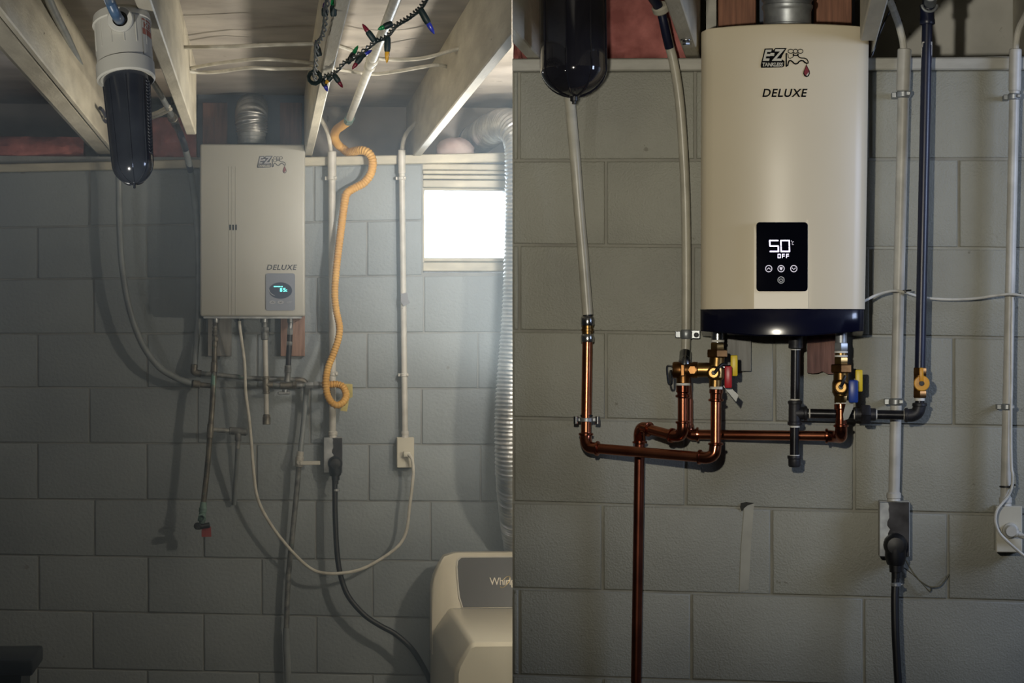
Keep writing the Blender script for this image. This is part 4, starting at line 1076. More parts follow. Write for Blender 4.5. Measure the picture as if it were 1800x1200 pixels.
# raised strip round the screen, tipping out at the foot
fx0, fx1 = 1325.5, 1421
b = MB()
F0 = lambda x, y, d: P(x, y, vf_(x) + d)
rows = []
b.loft([[F0(fx0, 386, -.002), F0(fx1, 386, -.002), F0(fx1, 542.5, -.002), F0(fx0, 542.5, -.002)],
        [F0(fx0, 386, .0005), F0(fx1, 386, .0005), F0(fx1, 542.5, .0095), F0(fx0, 542.5, .0095)]])
b.build('control_strip', m_enamel_r, RB, parent=H2)
vs_ = lambda d: (lambda px: vf_(1379) + .0055 + d)
sc_ = plate(MB(), RB, roundrect(1329.5, 390.5, 1419.5, 511.5, 5.5), .225, vf_(1379) + .0090).build('screen', m_glass_black, RB, parent=H2)
vs = vf_(1379) + .0096
b = MB(); digits(b, '50', RB, 1352.5, 421.5, 1389, 443, vs, 2.3, 2.6, slant=-.03); b.build('digit_display', m_led, RB, parent=sc_)
b = MB(); digits(b, 'OFF', RB, 1367, 446, 1387, 453.6, vs, 1.25, 2.2); b.build('word_display', m_led, RB, parent=sc_)
b = MB(); digits(b, 'C', RB, 1392.2, 424.5, 1395.6, 430, vs, .8, 1); flatpoly(b, RB, ellipse(1391, 423.4, .9, .9, 8), vs); b.build('unit_mark', m_leddim, RB, parent=sc_)
for i, (x, y) in enumerate(((1351.3, 472), (1373, 472), (1395.3, 472), (1373, 492))):
    b = MB(); s = RB.s(.22); b.ribbon([P(px, py, vs) for px, py in ellipse(x, y, 5.6, 5.6, 24) + [(x + 5.6, y)]], .0017)
    if i == 0: b.ribbon([P(x - 3, y + 1.5, vs), P(x, y - 1.6, vs), P(x + 3, y + 1.5, vs)], .0016)
    if i == 2: b.ribbon([P(x - 3, y - 1.5, vs), P(x, y + 1.6, vs), P(x + 3, y - 1.5, vs)], .0016)
    if i == 1: flatpoly(b, RB, [(x - 2.6, y - 2.6), (x + 2.6, y - 2.6), (x + 2.2, y + 1), (x, y + 3), (x - 2.2, y + 1)], vs)
    if i == 3:
        b.ribbon([P(px, py, vs) for px, py in [(x + 2.9 * math.sin(math.radians(a)), y - 2.9 * math.cos(math.radians(a))) for a in range(40, 325, 25)]], .0014); b.ribbon([P(x, y - 3.2, vs), P(x, y, vs)], .0014)
    b.build('touch_button', m_leddim if i != 3 else m_btn, RB, parent=sc_)
faucet_badge(RB, H2, 1337, 84.4, 1.0, lambda px: vf_(px) + .0012, m_ink, m_inkred, m_inkwhite, m_inkwhite)
b = MB(); text_mesh(b, 'DELUXE', RB, 1340, 156, 1419.5, 170.5, lambda px: vf_(px) + .0018, shear=.22, bold=.02, spacing=1.12); b.build('lettering', m_ink, RB, parent=H2)
for x, r in ((1261.5, .014), (1478.5, .013)):
    b = MB(); q = P(x, 583, .105); b.rod(q + UP * .02, q - UP * .006, r); b.build('port', m_steel, RB, parent=H2)
# flue stub
F2 = thing('flue_pipe', 'shiny steel flue stub standing on the newer beige heater between brown boards', 'flue', RB, P(1384, 47, .11))
q = P(1384, 49, .11)
rF = 43 * RB.s(.11)
b = MB(); b.lathe(q, UP, [(0, rF * .97), (.036, rF * .97), (.040, rF * 1.0), (.044, rF * 1.04), (.050, rF * 1.04), (.052, rF * .98), (.058, rF * .98), (.062, rF * 1.05), (.068, rF * 1.05), (.07, rF), (.125, rF)], 40); b.build('pipe', m_galv, RB, parent=F2)
b = MB(); z0 = q + UP * .004; b.lathe(q, UP, [(0, rF * 1.03), (.006, rF * 1.03), (.008, rF * .99)], 40); b.build('collar', m_galv, RB, parent=F2)
# boards behind it
def board(bay, x0, x1, y0, y1, v, m, label, name='mounting_board', ragged=0):
    A, B = bay.P(x0, y0, v), bay.P(x1, y1, v)
    poly = [Vector((A.x, 0, A.z)), Vector((B.x, 0, A.z)), Vector((B.x, 0, B.z))]
    if ragged:
        for i in range(1, 6): poly.append(Vector((B.x + (A.x - B.x) * i / 6, 0, B.z + random.uniform(-.004, .005))))
    poly.append(Vector((A.x, 0, B.z)))
    return tag(MB().prism(poly, -.001, -v).build(name, m, bay, smooth=False), label, 'board')
board(RB, 1274, 1320, 560, 652, .026, m_woodpaint, 'grey painted mounting board end below the newer beige heater')
board(RB, 1419, 1473, 560, 655, .026, m_woodr, 'raw reddish mounting board with torn lower end below the newer beige heater', ragged=1)
for x0, x1, lab in ((1261, 1328, 'tall brown wooden board left of the shiny flue stub'), (1431, 1498, 'tall brown wooden board right of the shiny flue stub')):
    A, B = P(x0, -60, .02), P(x1, 90, .02)
    b = MB(); b.box((A.x, .115, JT), (B.x, .03, TOPW), bevel=.002); tag(b.build('backing_board', m_wood, RB), lab, 'board')

# ------------------------------------------------------------------ dark filter
F3 = thing('water_filter', 'dark smoked filter housing hanging at the top of the right picture', 'water filter', RB, P(1011, 174, .30))
vF = .32; sF = RB.s(vF)
q = P(1008.5, 120, vF); rS = 60 * sF
tp = P(1006, -60, vF); axd = (q - tp).normalized(); LT = (q - tp).length
b = MB(); prof = [(0, rS * .98), (LT, rS * .985)]
for i in range(1, 10):
    t = i / 9 * math.pi / 2; prof.append((LT + 50 * sF * math.sin(t) ** 1.1, rS * (.985 - .985 * (1 - math.cos(t))) * 1.0 + .001))
prof[-1] = (prof[-1][0], .012)
b.lathe(tp, axd, prof, 56); b.build('sump', m_sumpr, RB, parent=F3)
b = MB(); x, y = frame(axd)
for an in range(0, 360, 45):
    d = x * math.cos(math.radians(an + 8)) + y * math.sin(math.radians(an + 8)); L = [tp + axd * (LT * .3) + d * rS * .985, tp + axd * LT * .98 + d * rS * .99]
    for i in range(1, 9):
        t = i / 9 * math.pi / 2; L.append(tp + axd * (LT + 51 * sF * math.sin(t) ** 1.1) + d * rS * .985 * math.cos(t))
    b.tube(L, .0026, seg=6)
b.build('sump_rib', m_sumpr, RB, parent=F3)
b = MB(); e = tp + axd * (LT + 49 * sF); b.rod(e, e + axd * .012, .009); b.rod(e + axd * .008, e + axd * .018 , .005); b.build('drain_plug', m_black, RB, parent=F3)
b = MB(); b.lathe(tp - axd * .10, axd, [(0, rS * 1.05), (.10, rS * 1.12), (.115, rS * 1.12)], 40); b.build('head', m_white, RB, parent=F3)

# ------------------------------------------------------------------ piping helpers
def cap_(mb, a, b_, r): mb.rod(a, b_, r)
def ridge(mb, p, d, r): mb.bead(p, d, r * 1.30, r * .55)
def elbow(mb, pts_, r, n=6):
    mb.tube(pts_, r * 1.16, seg=18, smooth=n)
rC = 9.2 * RB.s(.08)       # copper tube radius
# A: hot return, left riser and lower run
A_ = thing('copper_pipe', 'bright copper riser and low run from the leftmost off-white hose to the red valve', 'pipe', RB, P(1140, 800, .1))
b = MB(); b.rod(P(1032.5, 600, .06), P(1030, 768, .07), rC); b.build('riser', m_copper, RB, parent=A_)
b = MB(); elbow(b, [P(1030, 762, .07), P(1030, 775, .075), P(1036, 785.5, .08), P(1050, 788, .09)], rC); ridge(b, P(1030, 763, .07), UP, rC * 1.1); ridge(b, P(1050, 788, .09), P(1230, 803, .165) - P(1050, 788, .09), rC * 1.1); b.build('elbow', m_copperfit, RB, parent=A_)
b = MB(); b.rod(P(1046, 787.7, .088), P(1234, 803.5, .166), rC); b.build('run', m_copper, RB, parent=A_)
b = MB(); elbow(b, [P(1229, 803, .164), P(1244, 804, .17), P(1255, 797, .172), P(1258, 780, .17)], rC); ridge(b, P(1230, 803, .164), P(1230, 803, .164) - P(1050, 788, .09), rC * 1.1); ridge(b, P(1258, 780, .17), UP, rC * 1.1); b.build('elbow', m_copperfit, RB, parent=A_)
b = MB(); b.rod(P(1258, 784, .17), P(1258.5, 700, .165), rC); b.build('drop', m_copper, RB, parent=A_)
b = MB(); ridge(b, P(1258.5, 703, .165), UP, rC * 1.1); b.rod(P(1258.5, 706, .165), P(1258.8, 691, .165), rC * 1.12); b.rod(P(1258.8, 692, .165), P(1259, 683, .165), rC * 1.32); b.build('adaptor', m_copperfit, RB, parent=A_)
b = MB(); b.lathe(P(1259, 684, .165), UP, [(0, rC * 1.22), (.006, rC * 1.22)], 24); b.build('thread_tape', m_tape, RB, parent=A_)
b = MB(); b.rod(P(1033, 551, .06), P(1032.8, 558, .06), rC * .95); b.build('gasket', m_black, RB, parent=A_)
for y0, y1 in ((556, 572), (587, 601)):
    b = MB(); b.lathe(P(1032.8, y0, .06), -UP, [(0, rC * 1.1), (.004, rC * 1.30), ((y1 - y0) * RB.s(.06) - .004, rC * 1.30), ((y1 - y0) * RB.s(.06), rC * 1.22)], 24); b.build('press_collar', m_steel, RB, parent=A_)
b = MB(); b.rod(P(1032.8, 571, .06), P(1032.8, 588, .06), rC * 1.08); b.bead(P(1032.8, 579.5, .06), UP, rC * 1.22, .008); b.build('coupling', m_brass, RB, parent=A_)
# pipe clamp on the wall
Cl = thing('pipe_clamp', 'two-eared steel pipe clamp holding the left copper riser to the wall', 'clamp', RB, P(1032, 742, .0))
c0 = P(1031, 737.5, .065)
b = MB(); b.bead(c0, UP, rC * 1.35, .012); b.box((c0.x - .030, c0.y - .004, c0.z - .005), (c0.x + .030, c0.y + .004, c0.z + .005), bevel=.002); b.box((c0.x - .008, -.001, c0.z - .008), (c0.x + .008, c0.y, c0.z + .004)); b.build('band', m_galv, RB, parent=Cl)
for sx in (-.024, .026):
    b = MB(); b.rod(c0 + RT * sx + UP * .008 + TOW * .004, c0 + RT * sx - UP * .010 + TOW * .004, .006); b.build('screw', m_steel, RB, parent=Cl)
b = MB(); b.bead(P(1031, 730.5, .065), UP, rC * 1.18, .007); b.build('rubber_lining', m_black, RB, parent=Cl)

# B: relief line down to the floor
B_ = thing('discharge_pipe', 'copper discharge pipe stepping from the relief valve and dropping to the floor', 'pipe', RB, P(1118, 1990, .05))
b = MB(); b.rod(P(1200.5, 697, .145), P(1200.5, 744, .145), rC); b.build('stub', m_copper, RB, parent=B_)
b = MB(); b.rod(P(1200.5, 676, .145), P(1200.5, 690, .145), rC * 1.32); b.rod(P(1200.5, 688, .145), P(1200.5, 700, .145), rC * 1.12); ridge(b, P(1200.5, 696, .145), UP, rC * 1.1); b.build('adaptor', m_copperfit, RB, parent=B_)
b = MB(); elbow(b, [P(1200.5, 741, .145), P(1200, 755, .145), P(1194, 765, .14), P(1180, 765, .13)], rC); ridge(b, P(1200.5, 742, .145), UP, rC * 1.1); ridge(b, P(1181, 765, .13), P(1140, 754, .085) - P(1181, 765, .13), rC * 1.1); b.build('elbow', m_copperfit, RB, parent=B_)
b = MB(); b.rod(P(1185, 766, .133), P(1136, 753, .08), rC); b.build('link', m_copper, RB, parent=B_)
b = MB(); elbow(b, [P(1141, 754, .085), P(1130, 752, .072), P(1124.5, 760, .066), P(1124.5, 778, .06)], rC); ridge(b, P(1140, 754, .085), P(1140, 754, .085) - P(1181, 765, .13), rC * 1.1); ridge(b, P(1124.5, 777, .06), UP, rC * 1.1); b.build('elbow', m_copperfit, RB, parent=B_)
b = MB(); a0 = P(1124.5, 774, .06); b.rod(a0, P(1118, 1200, .05), rC); z = P(1118, 1200, .05); b.rod(z, Vector((z.x - .006, z.y, -EYE + .10)), rC); b.build('downpipe', m_copperdark, RB, parent=B_)
# C: cold feed
C_ = thing('copper_pipe', 'copper cold feed running level behind the red-valve drop to the blue-handled valve', 'pipe', RB, P(1340, 775, .05))
b = MB(); b.rod(P(1209, 700, .03), P(1209, 752, .03), rC); b.build('stub', m_copper, RB, parent=C_)
b = MB(); elbow(b, [P(1209, 746, .03), P(1210, 757, .03), P(1216, 763, .032), P(1227, 763.5, .034)], rC); ridge(b, P(1226, 763.5, .034), RT, rC * 1.1); b.build('elbow', m_copperfit, RB, parent=C_)
b = MB(); b.rod(P(1224, 763.5, .034), P(1458, 766, .095), rC * .96); b.build('run', m_copper, RB, parent=C_)
b = MB(); elbow(b, [P(1453, 766, .094), P(1468, 767, .102), P(1477.5, 767.5, .120), P(1478.5, 761, .136), P(1478.5, 748, .140)], rC); ridge(b, P(1453, 766, .094), RT, rC * 1.1); ridge(b, P(1478.5, 748, .140), UP, rC * 1.1); b.build('elbow', m_copperfit, RB, parent=C_)
b = MB(); b.rod(P(1478.5, 750, .140), P(1478.5, 736, .140), rC * 1.1); b.rod(P(1478.5, 739, .140), P(1478.3, 718, .139), rC * 1.05); b.rod(P(1478.3, 720, .139), P(1478, 709, .138), rC * 1.30); b.build('adaptor', m_copperfit, RB, parent=C_)
b = MB(); b.lathe(P(1478, 711, .138), UP, [(0, rC * 1.24), (.005, rC * 1.24)], 24); b.build('thread_tape', m_tape, RB, parent=C_)

# ------------------------------------------------------------------ service valves
def disc_face(mb, p, r):
    mb.lathe(p, TOW, [(0, r), (.008, r), (.010, r * .94), (.009, r * .80), (.011, r * .76), (.011, r * .4), (.013, r * .34), (.013, .002)], 28)
# hot valve with relief valve
V1 = thing('service_valve', 'brass valve with red and yellow handles under the beige heater, beside the relief valve', 'valve', RB, P(1256, 684, .165))
s6 = RB.s(.15); vv = .155
Q = lambda x, y, v=vv: P(x, y, v)
b = MB(); b.rod(Q(1261.5, 580), Q(1261.5, 603), 11 * s6); 
for y in (588, 593, 598): b.bead(Q(1261.5, y), UP, 11.8 * s6, .004)
b.build('threaded_nipple', m_steel, RB, parent=V1)
b = MB(); b.lathe(Q(1261.5, 601), UP, [(0, 11.9 * s6), (.005, 11.9 * s6)], 24); b.build('thread_tape', m_tape, RB, parent=V1)
b = MB(); b.hexnut(Q(1261, 602), Q(1261, 617), 13 * s6); b.build('hex_collar', m_brass, RB, parent=V1)
b = MB(); b.hexnut(Q(1261, 614), Q(1261, 628), 20 * s6); b.build('union_nut', m_brassdk, RB, parent=V1)
b = MB(); b.rod(Q(1260.5, 626), Q(1258.5, 660), 13.2 * s6); b.lathe(Q(1258.5, 640), -UP, [(0, 12 * s6), (.008, 14.5 * s6), (.030, 14.5 * s6), (.036, 11 * s6)], 24); b.rod(Q(1257.5, 664), Q(1257, 682), 11 * s6); b.rod(Q(1250, 650), Q(1226, 650), 13 * s6)
b.rod(Q(1254.5, 655, .165), Q(1254.5, 655, .186), 12 * s6); b.build('body', m_brass, RB, parent=V1)
b = MB(); disc_face(b, Q(1254.5, 655, .186), 10.5 * s6); b.build('test_face', m_brass, RB, parent=V1)
b = MB(); b.tube([Q(1256, 655, .203), Q(1263, 646, .204), Q(1270, 640, .20), Q(1277, 641, .197)], .0035, seg=8, smooth=4); b.hexnut(Q(1254.5, 655, .196), Q(1254.5, 655, .204), .005); b.build('handle_wire', m_black, RB, parent=V1)
A, B = Q(1273.5, 643, .20), Q(1286.5, 682, .20)
MB().box((A.x, -.188, A.z), (B.x, -.204, B.z), bevel=.003, seg=2).build('red_handle', m_red, RB, parent=V1)
A, B = Q(1284, 624, .17), Q(1296.5, 661, .17)
MB().box((A.x, -.155, A.z), (B.x, -.170, B.z), bevel=.003, seg=2).build('yellow_handle', m_yellow, RB, parent=V1)
b = MB(); b.rod(Q(1268, 645, .165), Q(1286, 645, .165), .005); b.build('stem', m_steel, RB, parent=V1)
b = MB(); plate(b, RB, [(1271, 678), (1279, 676), (1298, 694), (1294, 706), (1288, 699)], .170, .1715); b.build('clear_tag', m_inktag, RB, parent=V1)
V2 = thing('relief_valve', 'bronze pressure relief valve with a small steel lever, left of the red handle', 'valve', RB, P(1201, 677, .145))
v2 = .148; Q2 = lambda x, y, v=v2: P(x, y, v)
b = MB(); b.lathe(Q2(1182.5, 650), RT, [(0, 13 * s6), (.003, 14.6 * s6), (.020, 14.6 * s6), (.022, 13.4 * s6), (.044, 13.4 * s6), (.046, 14.4 * s6), (.056, 14.4 * s6), (.060, 11 * s6)], 28)
b.rod(Q2(1201, 655), Q2(1201, 674), 12.2 * s6); b.build('body', m_brassdk, RB, parent=V2)
b = MB(); b.hexnut(Q2(1217, 650, .15), Q2(1217, 650, .172), 8 * s6); A, B = Q2(1196, 640, .17), Q2(1203.5, 661, .17); b.box((A.x, -.150, A.z), (B.x, -.170, B.z), bevel=.002); b.build('boss', m_brassdk, RB, parent=V2)
b = MB(); b.lathe(Q2(1201, 677), UP, [(0, 12.6 * s6), (.005, 12.6 * s6)], 24); b.build('thread_tape', m_tape, RB, parent=V2); b = MB(); b.lathe(Q2(1224.5, 650), RT, [(0, 13.6 * s6), (.004, 13.6 * s6)], 24); b.build('thread_tape', m_tape, RB, parent=V2)
b = MB(); b.lathe(Q2(1203.5, 640, .145), UP, [(0, 12 * s6), (.008, 11 * s6), (.016, 8 * s6), (.020, 4 * s6)], 20); b.build('test_dome', m_steel, RB, parent=V2)
b = MB(); b.tube([Q2(x, y, .158) for x, y in ((1184, 645), (1177, 643), (1172.5, 645), (1173.5, 662), (1175.5, 674), (1180.5, 674), (1180.5, 660), (1179, 650))], .0026, seg=8, smooth=4); b.build('lever', m_steel, RB, parent=V2)
# cold valve
V3 = thing('service_valve', 'brass valve with blue and yellow handles under the right end of the beige heater', 'valve', RB, P(1478, 711, .138))
v3 = .138; s7 = RB.s(v3); Q = lambda x, y, v=v3: P(x, y, v)
b = MB(); b.rod(Q(1478.7, 580), Q(1478.5, 606), 10.2 * s7); b.hexnut(Q(1478.5, 602), Q(1478.5, 617), 12.8 * s7); b.build('threaded_nipple', m_galv, RB, parent=V3)
b = MB(); b.lathe(Q(1478.4, 620), UP, [(0, 11.9 * s7), (.004, 11.9 * s7)], 24); b.build('thread_tape', m_tape, RB, parent=V3); b = MB(); b.lathe(Q(1478.4, 627), UP, [(0, 11.6 * s7), (.004, 11.6 * s7)], 24); b.build('thread_tape', m_tape, RB, parent=V3)
b = MB(); b.rod(Q(1478.5, 616), Q(1478.3, 630), 10.4 * s7); b.hexnut(Q(1478.3, 627), Q(1478.2, 642), 12.8 * s7); b.build('hex_collar', m_brass, RB, parent=V3)
b = MB(); b.hexnut(Q(1478.5, 640), Q(1478.5, 655), 20 * s7); b.build('union_nut', m_brassdk, RB, parent=V3)
b = MB(); b.rod(Q(1478, 653), Q(1478, 696), 13 * s7); b.lathe(Q(1477.5, 666), -UP, [(0, 12 * s7), (.008, 14.8 * s7), (.030, 14.8 * s7), (.036, 12 * s7)], 24); b.hexnut(Q(1477.5, 692), Q(1477.5, 709), 12.4 * s7); b.rod(Q(1478, 680, .146), Q(1478, 680, .168), 13 * s7); b.build('body', m_brass, RB, parent=V3)
b = MB(); disc_face(b, Q(1478, 680, .168), 11.5 * s7); b.build('test_face', m_brass, RB, parent=V3)
b = MB(); b.tube([Q(1478, 680, .184), Q(1482, 670, .186), Q(1486, 660, .183)], .0035, seg=8, smooth=4); b.hexnut(Q(1478, 680, .178), Q(1478, 680, .186), .005); b.build('handle_wire', m_black, RB, parent=V3)
A, B = Q(1491.5, 667.5, .176), Q(1508.5, 708, .176)
MB().box((A.x, -.160, A.z), (B.x, -.176, B.z), bevel=.004, seg=2).build('blue_handle', m_blue, RB, parent=V3)
A, B = Q(1503.5, 649.5, .146), Q(1516.5, 688.5, .146)
MB().box((A.x, -.132, A.z), (B.x, -.146, B.z), bevel=.003, seg=2).build('yellow_handle', m_yellow, RB, parent=V3)
b = MB(); b.rod(Q(1488, 678, .154), Q(1505, 676, .152), .005); b.build('stem', m_steel, RB, parent=V3)
b = MB(); plate(b, RB, [(1488, 704), (1499, 703), (1500, 716), (1491, 736), (1483, 739), (1482, 728)], .156, .1575); b.build('clear_tag', m_inktag, RB, parent=V3)

# ------------------------------------------------------------------ plastic supply pipes
W1 = thing('water_pipe', 'off-white flexible pipe from the dark filter down to the left copper riser', 'pipe', RB, P(1033, 552, .06))
b = MB(); b.tube(pts(RB, [(998, 130, .18), (1001, 170, .12), (1006, 225, .09), (1011, 280, .07), (1018, 370, .06), (1025, 450, .06), (1033, 553, .06)]), 9.6 * RB.s(.06), seg=18, smooth=8); b.build('hose', m_pexr, RB, parent=W1)
W2 = thing('water_pipe', 'off-white pipe curving down left of the beige heater to the relief valve', 'pipe', RB, P(1204, 640, .03))
b = MB(); b.tube(pts(RB, [(1166, 34, .10), (1176, 78, .075), (1184, 110, .065), (1194, 175, .05), (1201, 265, .04), (1205, 360, .035), (1206.5, 470, .03), (1206, 585, .03), (1204, 640, .03)]), 8.4 * RB.s(.05), seg=18, smooth=8); b.build('hose', m_pexr, RB, parent=W2)
b = MB(); b.tube(pts(RB, [(1163.5, 26, .112), (1167, 42, .1055), (1172, 65, .093), (1176.5, 84, .081)]), 8.0 * RB.s(.05), seg=16, smooth=6); b.build('bare_stretch', m_navypipe, RB, parent=W2)['label'] = 'dark stretch where the paint is missing'
b = MB(); b.tube(pts(RB, [(1140, -20, .20), (1146, -6, .165), (1154, 6, .14), (1160, 18, .12)]), 9 * RB.s(.1), seg=14, smooth=5); b.build('upper_pipe', m_navypipe, RB, parent=W2)
b = MB(); d = P(1164, 26, .112) - P(1158, 8, .13); b.bead(P(1161, 15, .122), d, 15 * RB.s(.1), .020); b.build('clip', m_pexr, RB, parent=W2)
b = MB(); b.rod(P(1205, 618, .03), P(1203.5, 640, .05), 10.5 * RB.s(.05)); b.build('coupling', m_steel, RB, parent=W2)
b = MB(); b.rod(P(1204, 638, .035), P(1208.5, 706, .03), rC); b.build('tail', m_copperfit, RB, parent=W2)
Cl = thing('pipe_clamp', 'bright steel strap screwed to the wall over the pipe beside the beige heater', 'clamp', RB, P(1206, 598, 0))
c0 = P(1206, 587.5, .03)
b = MB(); b.bead(c0, UP, 10.6 * RB.s(.03), 17 * RB.s(.03)); b.build('band', m_galv, RB, parent=Cl)
c1 = P(1221, 588, .012)
b = MB(); b.box((c0.x + .008, -.022, c0.z - .010), (c1.x + .013, -.026, c0.z + .010), bevel=.0015); b.box((c0.x - .026, -.012, c0.z - .008), (c0.x - .008, -.016, c0.z + .008), bevel=.0015); b.box((c1.x - .004, -.001, c0.z - .008), (c1.x + .008, -.023, c0.z + .008)); b.build('ear', m_galv, RB, parent=Cl)
b = MB(); q = P(1224, 588.5, .026); b.lathe(q, TOW, [(0, .006), (.003, .0055), (.004, .003)], 14); b.build('screw', m_blackfit, RB, parent=Cl)

# ------------------------------------------------------------------ black iron gas line
G_ = thing('gas_pipe', 'black iron gas pipe with tee, capped drip leg and union under the beige heater', 'pipe', RB, P(1396, 822, .10))
vg = .105; sg = RB.s(vg); Q = lambda x, y, v=vg: P(x, y, v); rG = 8.3 * sg
b = MB(); b.rod(Q(1399, 582), Q(1398.8, 612), 12.6 * sg); b.bead(Q(1398.8, 609), UP, 12.9 * sg, .010); b.build('reducer', m_blackfit, RB, parent=G_)
b = MB(); b.rod(Q(1398.5, 611), Q(1397.5, 706), rG); b.build('nipple', m_blackpipe, RB, parent=G_)
for q, d, ln in ((Q(1398.6, 613.5), -UP, .002), (Q(1397.5, 701), -UP, .003), (Q(1422, 726.5), RT, .003), (Q(1397, 748), -UP, .004), (Q(1396.5, 799), -UP, .003), (Q(1501, 728), RT, .003), (Q(1539.5, 728.5), RT, .003), (Q(1588.5, 729.5), RT, .003)):
    MB().lathe(q, d, [(0, rG * 1.06), (ln, rG * 1.06)], 20).build('thread_seal', m_tape, RB, parent=G_)

b = MB(); b.rod(Q(1397.5, 704), Q(1397, 747), 11 * sg); b.bead(Q(1397.5, 707), UP, 12.6 * sg, 7 * sg); b.bead(Q(1397, 744), UP, 12.6 * sg, 7 * sg); b.rod(Q(1397, 726), Q(1419, 726.3), 11 * sg); b.bead(Q(1416, 726.3), RT, 12.8 * sg, 7 * sg); b.build('tee', m_blackfit, RB, parent=G_)
b = MB(); b.rod(Q(1397, 746), Q(1396.5, 803), rG); b.build('drip_leg', m_blackpipe, RB, parent=G_)
b = MB(); b.lathe(Q(1396.5, 800.5), -UP, [(0, 12.4 * sg), (.006, 12.4 * sg), (.008, 11 * sg), (.022, 11 * sg), (.026, 9 * sg), (.027, 3 * sg)], 24); b.build('cap', m_blackfit, RB, parent=G_)
b = MB(); b.rod(Q(1418, 726.3), Q(1504, 728), rG); b.build('nipple', m_blackpipe, RB, parent=G_)
b = MB(); b.rod(Q(1503, 728), Q(1540, 728.3), 11 * sg); b.hexnut(Q(1514, 728.2), Q(1530, 728.3), 19 * sg); b.bead(Q(1505, 728), RT, 11.6 * sg, 5 * sg); b.build('union', m_blackfit, RB, parent=G_)
b = MB(); b.rod(Q(1538, 728.4), Q(1593, 729.5), rG); b.build('nipple', m_blackpipe, RB, parent=G_)
b = MB(); b.tube([Q(1590, 729.5), Q(1603, 729.5), Q(1612, 725), Q(1616, 715), Q(1616.5, 708)], 11.4 * sg, seg=20, smooth=6); b.bead(Q(1593, 729.5), RT, 13 * sg, 7 * sg); b.bead(Q(1616.5, 711), UP, 13 * sg, 7 * sg); b.build('elbow', m_blackfit, RB, parent=G_)
b = MB(); b.rod(Q(1616.6, 709), Q(1616.8, 696), rG); b.build('nipple', m_blackpipe, RB, parent=G_)
b = MB(); b.lathe(Q(1616.6, 704), UP, [(0, rG * 1.07), (.008, rG * 1.07)], 20); b.build('thread_seal', m_tape, RB, parent=G_)
b = MB(); b.hexnut(Q(1616.8, 699), Q(1616.8, 686), 12.4 * sg); b.rod(Q(1616.8, 688), Q(1617, 658), 11 * sg); b.hexnut(Q(1617, 660), Q(1617, 646), 12.4 * sg); b.rod(Q(1618, 673, .11), Q(1619, 673, .13), 9 * sg); b.build('valve_body', m_brassdk, RB, parent=G_)
b = MB(); b.lathe(Q(1620, 673.5, .130), TOW, [(0, 13.6 * sg), (.006, 13.6 * sg), (.008, 12.4 * sg), (.0085, 3 * sg)], 28); A, B = Q(1616, 646, .14), Q(1623.5, 672, .14); b.box((A.x, -.128, A.z), (B.x, -.142, B.z), bevel=.0025, seg=2); b.build('amber_handle', m_amber, RB, parent=G_)
b = MB(); q = Q(1620, 673.5, .139); b.rod(q, q + TOW * .003, .006); b.build('handle_screw', m_blackfit, RB, parent=G_)
b = MB(); b.rod(Q(1617, 648), P(1630, 40, .085), 9.3 * sg, seg=24); b.build('coated_riser', m_navypipe, RB, parent=G_)
b = MB(); b.lathe(P(1630, 43, .085), UP, [(0, 12.5 * sg), (.002, 13.4 * sg), (.010, 13.4 * sg), (.014, 12.4 * sg), (.036, 12.6 * sg), (.045, 13.2 * sg)], 24); b.tube([P(1632, 16, .085), P(1633, 6, .09), P(1634, 0, .11), P(1635, -6, .15)], 12.6 * sg, seg=20, smooth=5); b.build('top_elbow', m_navypipe, RB, parent=G_)
b = MB(); q = P(1634, 8, .112); b.tube([q + RT * math.cos(a / 12 * math.pi) * 13 * sg - UP * math.sin(a / 12 * math.pi) * 12 * sg for a in range(13)], .0035, seg=8); b.rod(P(1635, 4, .115), P(1636, -8, .20), 11 * sg); b.build('elbow_mouth', m_galv, RB, parent=G_)
b = MB(); b.lathe(P(1630.2, 42.5, .085), UP, [(0, 10 * sg), (.002, 10 * sg)], 24); b.build('thread_seal', m_tape, RB, parent=G_)
# sticker wrapped on the riser
b = MB(); p0, p1 = P(1629.2, 74, .0855), P(1628.3, 117, .0857); L0, L1 = [], []
for i in range(11):
    an = math.radians(195 + 150 * i / 10); d = RT * math.cos(an) + Vector((0, 1, 0)) * math.sin(an); L0.append(p0 + d * 9.7 * sg); L1.append(p1 + d * 9.7 * sg)
for i in range(10): b.face([L0[i], L0[i + 1], L1[i + 1], L1[i]])
b.build('sticker', m_sticker, RB, parent=G_)

# ------------------------------------------------------------------ conduits, outlets, cords
conduit(RB, 'white painted conduit between the beige heater and the navy gas riser', 'electrical_conduit', (1590, 88), (1571, 879), 9.9 * RB.s(.05), ((1590, 86), (1587.5, 160)), [(1587.8, 166), (1575, 706)], [(1560, -4, .30), (1567, 8, .22), (1573, 24, .13), (1580, 44, .07), (1587, 72, .052), (1589, 92, .05)], .05, coupling=((1571, 864), (1571, 880)), cable_r=.0085)
conduit(RB, 'white painted conduit at the far right beyond the navy gas riser', 'electrical_conduit', (1785, 88), (1767, 888), 8.8 * RB.s(.05), ((1785, 86), (1783.5, 160)), [(1782.5, 170), (1771, 715)], [(1812, 8, .16), (1802, 28, .10), (1792, 48, .065), (1787, 70, .052), (1785, 92, .05)], .05, coupling=((1767.5, 872), (1767, 889)), cable_r=.0075)
outlet_box(RB, 'metal surface outlet with half-blackened cover holding the fat black plug, right picture', 'power_outlet', 1545, 881, 1599, 979, .06, m_sill_r, m_galv, scorch=1562)
outlet_box(RB, 'ivory surface outlet with a white plug at the right edge', 'power_outlet', 1750.5, 889, 1797, 971, .06, m_ivory, m_ivory)
